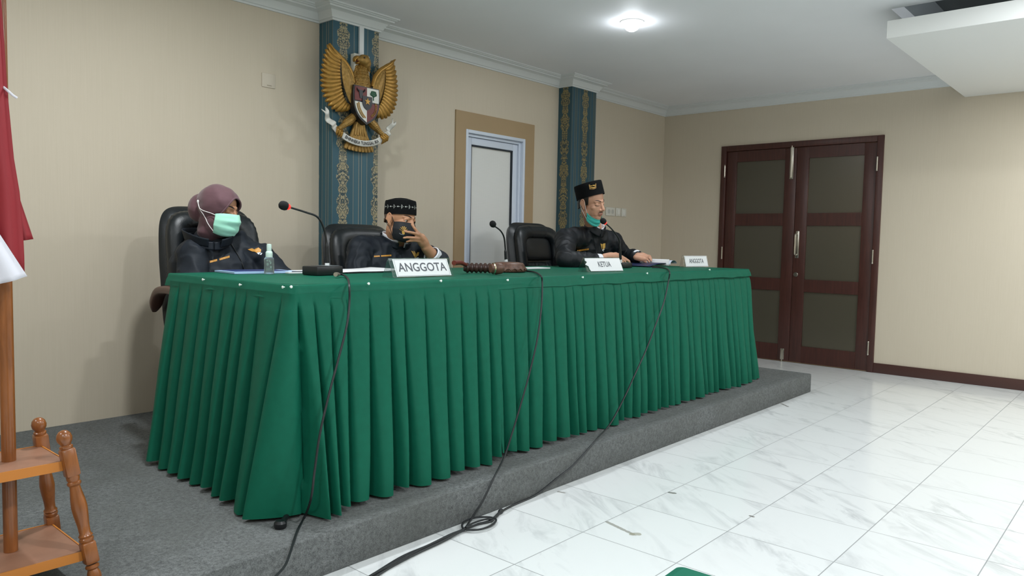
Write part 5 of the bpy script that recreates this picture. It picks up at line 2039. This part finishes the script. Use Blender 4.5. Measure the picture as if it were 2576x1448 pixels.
def hat(M, root, base, tilt, rx, ry, h, top=.96, dome=.012, name='cap', roll=0):
    Mh = M @ Matrix.Translation(base) @ Matrix.Rotation(R(tilt), 4, 'X') @ Matrix.Rotation(R(roll), 4, 'Y')
    m = MB()
    prof = [(.97, .004), (1.0, 0), (1.0, .012), (.995, h * .4), ((1 + top) / 2, h * .75), (top, h - .006), (top - .03, h), (top - .10, h + .001), (top * .75, h + dome * .3), (top * .4, h + dome * .8), (.02, h + dome)]
    n = 48
    vs, fs = [], []
    for r_, z in prof:
        for j in range(n):
            a = 2 * PI * j / n
            vs.append(Mh @ Vector((rx * r_ * math.cos(a), ry * r_ * math.sin(a), z)))
    for i in range(len(prof) - 1):
        for j in range(n):
            fs.append([i * n + j, i * n + (j + 1) % n, (i + 1) * n + (j + 1) % n, (i + 1) * n + j])
    fs.append([(len(prof) - 1) * n + j for j in range(n)])
    fs.append(list(range(n))[::-1])
    o = m.add(vs, fs).build(name, M_CAPB, root, smooth=50)
    return o, Mh
h2, Mh2 = hat(M2, rt, (0, .012, .031), -8, .0830, .104, .083, dome=.018, roll=-5)
# white woven band pattern round the cap
m = MB()
def capw(a, z, rx=.0830, ry=.104, k=1.013):
    r_ = k * (1.0 if z < .03 else .99)
    return Mh2 @ Vector((rx * r_ * math.cos(a), ry * r_ * math.sin(a), z))
NP = 26
for i in range(NP):
    a = 2 * PI * i / NP
    da = 2 * PI / NP
    def bar(a0, a1, z0, z1):
        m.grid(lambda s_, t: capw(a0 + (a1 - a0) * s_, z0 + (z1 - z0) * t), 2, 1)
    if i % 2 == 0:
        bar(a - .030, a - .012, .032, .056); bar(a + .010, a + .026, .036, .052)
    else:
        bar(a - .045, a + .045, .0425, .0455); bar(a - .022, a + .022, .040, .048)
    bar(a + da * .35, a + da * .55, .043, .045)
m.build('cap_pattern', mat('white_thread', '#c9ccc8', .6), h2, smooth=0)
# cropped hair
def hair(M, root, k=.0035, zlo=-.045, zhi=.058, a0=58, mm=M_BROWHAIR, wide=1.0, side=-.012):
    m = MB()
    def f(a, b):
        t = R(a0 + (360 - 2 * a0) * a)
        near = max(0.0, 1 - min(a, 1 - a) / .10)
        lo = zlo + (side - zlo) * max(0.0, 1 - min(a, 1 - a) / .26)
        z = lo + (zhi - lo) * b
        e = max(.15, 1 - ((z - .035) / .088) ** 2) ** .5 if z > .0 else np.interp(z, [-.06, 0], [.80, .918])
        return M @ Vector(((.077 * wide + k) * e * math.sin(t), .015 - (.097 + k) * e * math.cos(t) + (.006 if z < -.01 else 0), z))
    o = m.grid(f, 60, 14).build('hair', mm, root, smooth=80)
    md = o.modifiers.new('thickness', 'SOLIDIFY'); md.thickness = .004; md.offset = 1
    return o
hair(M2, rt, k=.0005, zlo=-.03, side=.03, a0=84, mm=mat('cropped_hair', '#5d483b', .7))
# black cloth mask, folded along the middle
mk = mat('black_cloth_mask', '#11161c', .7)
def cup(a, b):
    th = R(-86 + 172 * a)
    z = -.006 + (-.122 + .006) * b
    e = abs(2 * a - 1)
    ry = np.interp(b, [0, .2, .4, .65, .9, 1], [.086, .103, .114, .110, .095, .070])
    rx = np.interp(b, [0, .4, .7, 1], [.068, .073, .066, .050])
    y = -.010 - (ry - .010 + .004) * (math.cos(th) ** .85 if math.cos(th) > 0 else 0) - .006 * math.exp(-(e / .2) ** 2)
    zz = z + .010 * e ** 3 * (2 * b - 1)
    return M2 @ Vector(((rx + .003) * math.sin(th), y, zz))
o = MB().grid(cup, 56, 30).build('face_mask', mk, rt, smooth=80)
md = o.modifiers.new('thickness', 'SOLIDIFY'); md.thickness = .0016
mt = bvh(o)
for s_ in (0, 1):
    sg = -1 if s_ == 0 else 1
    cord([cup(s_, .05), M2 @ Vector((.078 * sg, .0, .010)), M2 @ Vector((.087 * sg, .022, .026)), M2 @ Vector((.084 * sg, .036, 0)), M2 @ Vector((.080 * sg, .026, -.036)), M2 @ Vector((.074 * sg, .004, -.055)), cup(s_, .92)], rt, mm=mk)
fan = []
for i, a in enumerate((-62, -36, -12, 12, 36, 62)):
    t = R(a)
    fan.append([(1015 + 2 * math.cos(t) , 583), (1015 + 11 * math.sin(t) - 1.5, 583 - 15 * math.cos(t) * .95), (1015 + 11 * math.sin(t) + 1.2, 583 - 15 * math.cos(t) * .95), (1015 + 2, 584)])
fan.append([(1011, 580), (1019, 580), (1018, 589), (1012, 589)])
patch(mt, fan, 'mask_emblem', M_THREAD, o, lift=.005)
patch(mt, [[(1004, 585), (1010, 588), (1016, 589), (1016, 591), (1009, 590), (1004, 587)]], 'mask_ribbon', mat('grey_thread', '#6e7478', .6), o, lift=.006)
jt = bvh(jk)
nb2 = B2 @ Vector((.03, -.035, 1.080))
fw = B2.to_3x3() @ Vector((0, -1, 0))
collar(rt, nb2, (.05, -.18, 1), fw, .082, .088, .042, 14, M_JACK)
collar(rt, nb2 + Vector((0, 0, .010)), (.05, -.18, 1), fw, .072, .076, .044, 16, M_SHIRT, name='shirt_collar', th=.003)
# pushed-back white cuff on the raised forearm
ca = eL + (wL - eL) * .30; cb = eL + (wL - eL) * .42
dv = (cb - ca).normalized()
MB().lathe([(.047, -.006), (.050, 0), (.049, .03), (.043, .034), (.040, .02), (.040, -.006)], frame_at(ca, (1, 0, 0), dv), 24, caps=False).build('shirt_cuff', M_SHIRT, rt)
fz = [sighted(jt, u, v, .002) for u, v in ((1002, 618), (1006, 630), (1008, 642), (1009, 652))]
MB().tube([p for p in fz if p is not None], .0030, 6).build('placket', M_JACK, rt)
stitched_name(jt, 941, 982, 644.5, 642, rt, h=4.0, gap=.36, seed=5)
patch(jt, [[(1034, 630), (1039, 632), (1046, 642), (1041, 643)], [(1040, 630), (1044, 633), (1047, 640), (1044, 640)], [(1046, 640), (1050, 634), (1055, 634), (1053, 642), (1047, 645)], [(1040, 642), (1047, 641), (1049, 646), (1044, 648)]], 'badge_eagle', M_THREAD, rt)
patch(jt, [[(1042, 648), (1048, 648), (1053, 647), (1052, 650), (1045, 651)]], 'badge_ribbon', M_SHIRT, rt)

# ---------------- the man reading into the microphone
y3m = -1.03
hp = on(1489, 509, 'y', y3m)
M3 = head_matrix(hp, -3, 13, -9)
bx = on(1478, 640, 'y', -.90)
B3 = Matrix.Translation((bx[0], -.88, 0)) @ Matrix.Rotation(R(-24), 4, 'Z')
sR, sL = V(on(1424, 601, 'y', -.93)), V(on(1541, 607, 'y', -.98))
eR = V(on(1420, 655, 'y', -1.10)); wR = V(on(1520, 647, 'y', -1.24))
eR.z = TZ + .050; wR.z = TZ + .048
eL = V(on(1571, 645, 'y', -1.00)); wL = V(on(1604, 643, 'y', -1.16)); eL.z = TZ + .06; wL.z = max(wL.z, TZ + .05)
SK_3 = skin_mat('light_brown_skin', '#cb9a80', '#9c6258')
def pz(*q):
    return [V(on(u, v, 'y', y)) for u, v, y in q]
rh = dict(palm=[(pz((1521, 646, -1.24), (1536, 644, -1.255), (1549, 644, -1.265)), [.025, .028, .024]), (pz((1523, 649, -1.24), (1538, 650, -1.26), (1550, 650, -1.27)), [.022, .024, .020])],
          fingers=[(pz((1549, 641, -1.262), (1563, 644, -1.262), (1574, 650, -1.26), (1583, 656, -1.26)), .0095, .0072),
                   (pz((1551, 645, -1.265), (1566, 649, -1.268), (1577, 655, -1.268), (1584, 659, -1.268)), .0098, .0074),
                   (pz((1551, 649, -1.270), (1565, 653, -1.275), (1574, 659, -1.275)), .0094, .0072),
                   (pz((1550, 652, -1.274), (1561, 657, -1.28), (1568, 661, -1.28)), .0086, .0068),
                   (pz((1534, 640, -1.25), (1549, 637, -1.235), (1560, 641, -1.225)), .0105, .0085)])
lh3 = dict(palm=[(pz((1604, 644, -1.17), (1616, 644, -1.20), (1624, 646, -1.215)), [.026, .029, .024]), (pz((1600, 647, -1.18), (1612, 650, -1.21), (1620, 651, -1.225)), [.022, .024, .020])],
           fingers=[(pz((1623, 651, -1.225), (1631, 655, -1.24), (1633, 659, -1.245)), .0095, .0074),
                    (pz((1626, 648, -1.218), (1635, 650, -1.235), (1638, 656, -1.245)), .0098, .0076),
                    (pz((1627, 645, -1.21), (1636, 647, -1.225), (1639, 653, -1.235)), .0094, .0072),
                    (pz((1626, 642, -1.20), (1635, 643, -1.21), (1638, 649, -1.22)), .0086, .0068),
                    (pz((1610, 651, -1.20), (1619, 656, -1.225), (1625, 659, -1.235)), .0105, .0085)])
rt, body, jk = person('man in tall black cap reading, turquoise mask pulled under his chin', B3, M3, (0.0, .14, .70), (0, .06, .98), (0, -.03, 1.150), (0.02, -.075, 1.215),
                      [(sR, eR, wR, .84), (sL, eL, wL, .86)], [rh, lh3], SK_3, M_JACK2, jk=1.05, closed=True, stubble=.75, seed=3, sleeve=(.072, .060, .046), base=(bx[0], -.88, PLAT), wr=.014)
ft = bvh(body)
brows(ft, M3, rt)
lashes(ft, M3, rt)
hair(M3, rt, k=.004, zlo=-.058, side=-.004, zhi=.06, a0=66)
h3, Mh3 = hat(M3, rt, (0, .016, .034), -25, .0875, .112, .100, top=.985, dome=.004)
ht = bvh(h3)
patch(ht, [[(1481, 464), (1500, 461), (1500, 473), (1494, 476), (1483, 476)]], 'cap_badge', mat('dull_gold_badge', '#8c6a35', .5), h3)
patch(ht, [[(1483, 467), (1490, 466), (1490, 468), (1483, 469)], [(1491, 465), (1498, 464.5), (1498, 467), (1491, 467.5)], [(1485, 471), (1497, 470), (1496, 472.5), (1486, 473)]], 'cap_badge_stitching', M_THREAD, h3, lift=.004)
# moustache
pts = []
for i in range(11):
    t = i / 10
    p, n = face_hit(ft, M3, -.026 + .052 * t, -.0515 - .006 * abs(2 * t - 1) ** 1.5)
    if p is not None:
        pts.append(p)
MB().tube(pts, [.0036 * math.sin(PI * (.12 + .76 * i / (len(pts) - 1))) for i in range(len(pts))], 8).build('moustache', mat('thin_moustache', '#4b372f', .7), rt)
# mask pulled down under the chin
def chin(a, b):
    th = R(-78 + 156 * a)
    e = abs(2 * a - 1)
    z = -.106 - .052 * b + .044 * e ** 2
    r_ = np.interp(b, [0, .4, 1], [.080, .080, .060])
    y = -.004 - (r_ + .004 * math.cos(b * 14)) * math.cos(th)
    return M3 @ Vector(((.063 + .006 * (1 - b)) * math.sin(th), y, z + .003 * math.sin(b * 18)))
cm = MB().grid(chin, 48, 20).build('face_mask', M_TEAL, rt, smooth=80)
md = cm.modifiers.new('thickness', 'SOLIDIFY'); md.thickness = .003
for s_ in (0, 1):
    sg = -1 if s_ == 0 else 1
    cord([chin(s_, .1), M3 @ Vector((.076 * sg, -.012, -.035)), M3 @ Vector((.084 * sg, .002, .020)), M3 @ Vector((.089 * sg, .026, .022)), M3 @ Vector((.085 * sg, .034, -.01)), M3 @ Vector((.078 * sg, .022, -.045)), chin(s_, .9)], rt)
jt = bvh(jk)
nb3 = B3 @ Vector((.02, -.075, 1.200))
fw = B3.to_3x3() @ Vector((.25, -1, 0))
collar(rt, nb3 - Vector((0, 0, .012)), (.12, -.30, 1), fw, .078, .072, .066, 3, M_JACK2)
collar(rt, nb3 + Vector((0, 0, .008)), (.12, -.30, 1), fw, .066, .065, .054, 10, M_SHIRT, name='shirt_collar', th=.003)
for (e, w, fr) in ((eR, wR, .84), (eL, wL, .86)):
    ca = e + (w - e) * fr
    MB().lathe([(.030, -.012), (.046, -.010), (.044, .022), (.034, .028), (.031, .02), (.030, -.012)], frame_at(ca, (0, 0, 1), w - e), 24, caps=False).build('shirt_cuff', M_SHIRT, rt)
fz = [sighted(jt, u, v, .002) for u, v in ((1490, 585), (1493, 597), (1496, 612), (1499, 628), (1502, 640))]
MB().tube([p for p in fz if p is not None], .0030, 6).build('placket', M_JACK2, rt)
stitched_name(jt, 1452, 1482, 630.5, 626, rt, h=4.0, gap=.40, seed=8)
patch(jt, [[(1510.5, 612), (1515, 614), (1514.5, 628)], [(1515.5, 614), (1518, 612), (1523, 611.5), (1522.5, 622), (1517, 629)]], 'badge_shield', M_THREAD, rt)
patch(jt, [[(1515, 627), (1521, 626), (1520, 630), (1518, 633), (1516, 631)]], 'badge_tip', M_SHIRT, rt)
LAMPS = [(-2.891, -1.416, 19), (-5.6, -1.45, 22), (-2.9, -3.9, 26), (-5.6, -3.9, 30), (-7.9, -1.5, 15), (-7.9, -3.9, 23), (-4.2, -6.2, 26), (-7.0, -6.2, 26)]
SLAB_LAMPS = [(-1.1, -3.9, 22), (-1.1, -6.0, 22)]
EXPOSURE = 0.28
LAMP_COL = (0.93, 0.975, 1.0)
BULB = 1.6
RECESS_FILL = 22.0
# ------------------------------------------------------------------ ceiling downlight in view and the lamps of the room
dl = thing('ceiling_light', 'round lit downlight recessed in the grey ceiling', 'ceiling light', (-2.891, -1.416, CEIL))
MB().lathe([(.060, .0005), (.078, .0005), (.078, -.004), (.072, -.007), (.060, -.006), (.060, .0005)], None, 32, caps=False, c=(-2.891, -1.416, CEIL)).build('trim_ring', mat('white_trim_ring', '#eceeee', .4), dl)
s = Nodes('lit_diffuser')
s.set(color=lin('#ffffff'), rough=.5, Emission_Color=lin('#eef5ff'), Emission_Strength=30.0)
MB().lathe([(0, -.062), (.018, -.060), (.036, -.050), (.048, -.034), (.052, -.016), (.052, 0)], None, 32, c=(-2.891, -1.416, CEIL)).build('diffuser', s.m, dl)

def lamp(x, y, z, watts, size=.14, col=LAMP_COL, spread=180):
    L = bpy.data.lights.new('downlight', 'AREA')
    L.shape = 'DISK'; L.size = size; L.energy = watts; L.color = col
    L.spread = R(spread)
    o = bpy.data.objects.new('downlight', L)
    COL.objects.link(o)
    o.location = (x, y, z)
    return o
for (x, y, w) in LAMPS:
    lamp(x, y, CEIL - .012, w)
for (x, y, w) in SLAB_LAMPS:
    lamp(x, y, 2.352, w)
wl = bpy.data.worlds.new('world')
scene.world = wl
wl.use_nodes = True
wl.node_tree.nodes['Background'].inputs[0].default_value = (.8, .85, .9, 1)
wl.node_tree.nodes['Background'].inputs[1].default_value = 0.02
# warm lamp in the corridor behind the right-hand door leaf
L = bpy.data.lights.new('corridor_lamp', 'POINT'); L.energy = 26.0; L.color = (1, .72, .45); L.shadow_soft_size = .1
o = bpy.data.objects.new('corridor_lamp', L); COL.objects.link(o); o.location = (.9, -2.35, 1.75)
vs_ = scene.view_settings
scene.display_settings.display_device = 'sRGB'
vs_.view_transform = 'Standard'
vs_.look = 'None'
vs_.gamma = 1.0
vs_.use_curve_mapping = False
vs_.exposure = EXPOSURE
# the domed bulb in view also lights the ceiling round it
L = bpy.data.lights.new('bulb', 'POINT'); L.energy = BULB; L.color = LAMP_COL; L.shadow_soft_size = .055
o = bpy.data.objects.new('bulb', L); COL.objects.link(o); o.location = (-2.891, -1.416, CEIL - .075)
L = bpy.data.lights.new('recess_fill', 'POINT'); L.energy = RECESS_FILL; L.color = LAMP_COL; L.shadow_soft_size = .08  # added fill light, no fixture: lifts the dark inside of the recess
o = bpy.data.objects.new('recess_fill', L); COL.objects.link(o); o.location = (-1.75, -4.6, CEIL + .10)
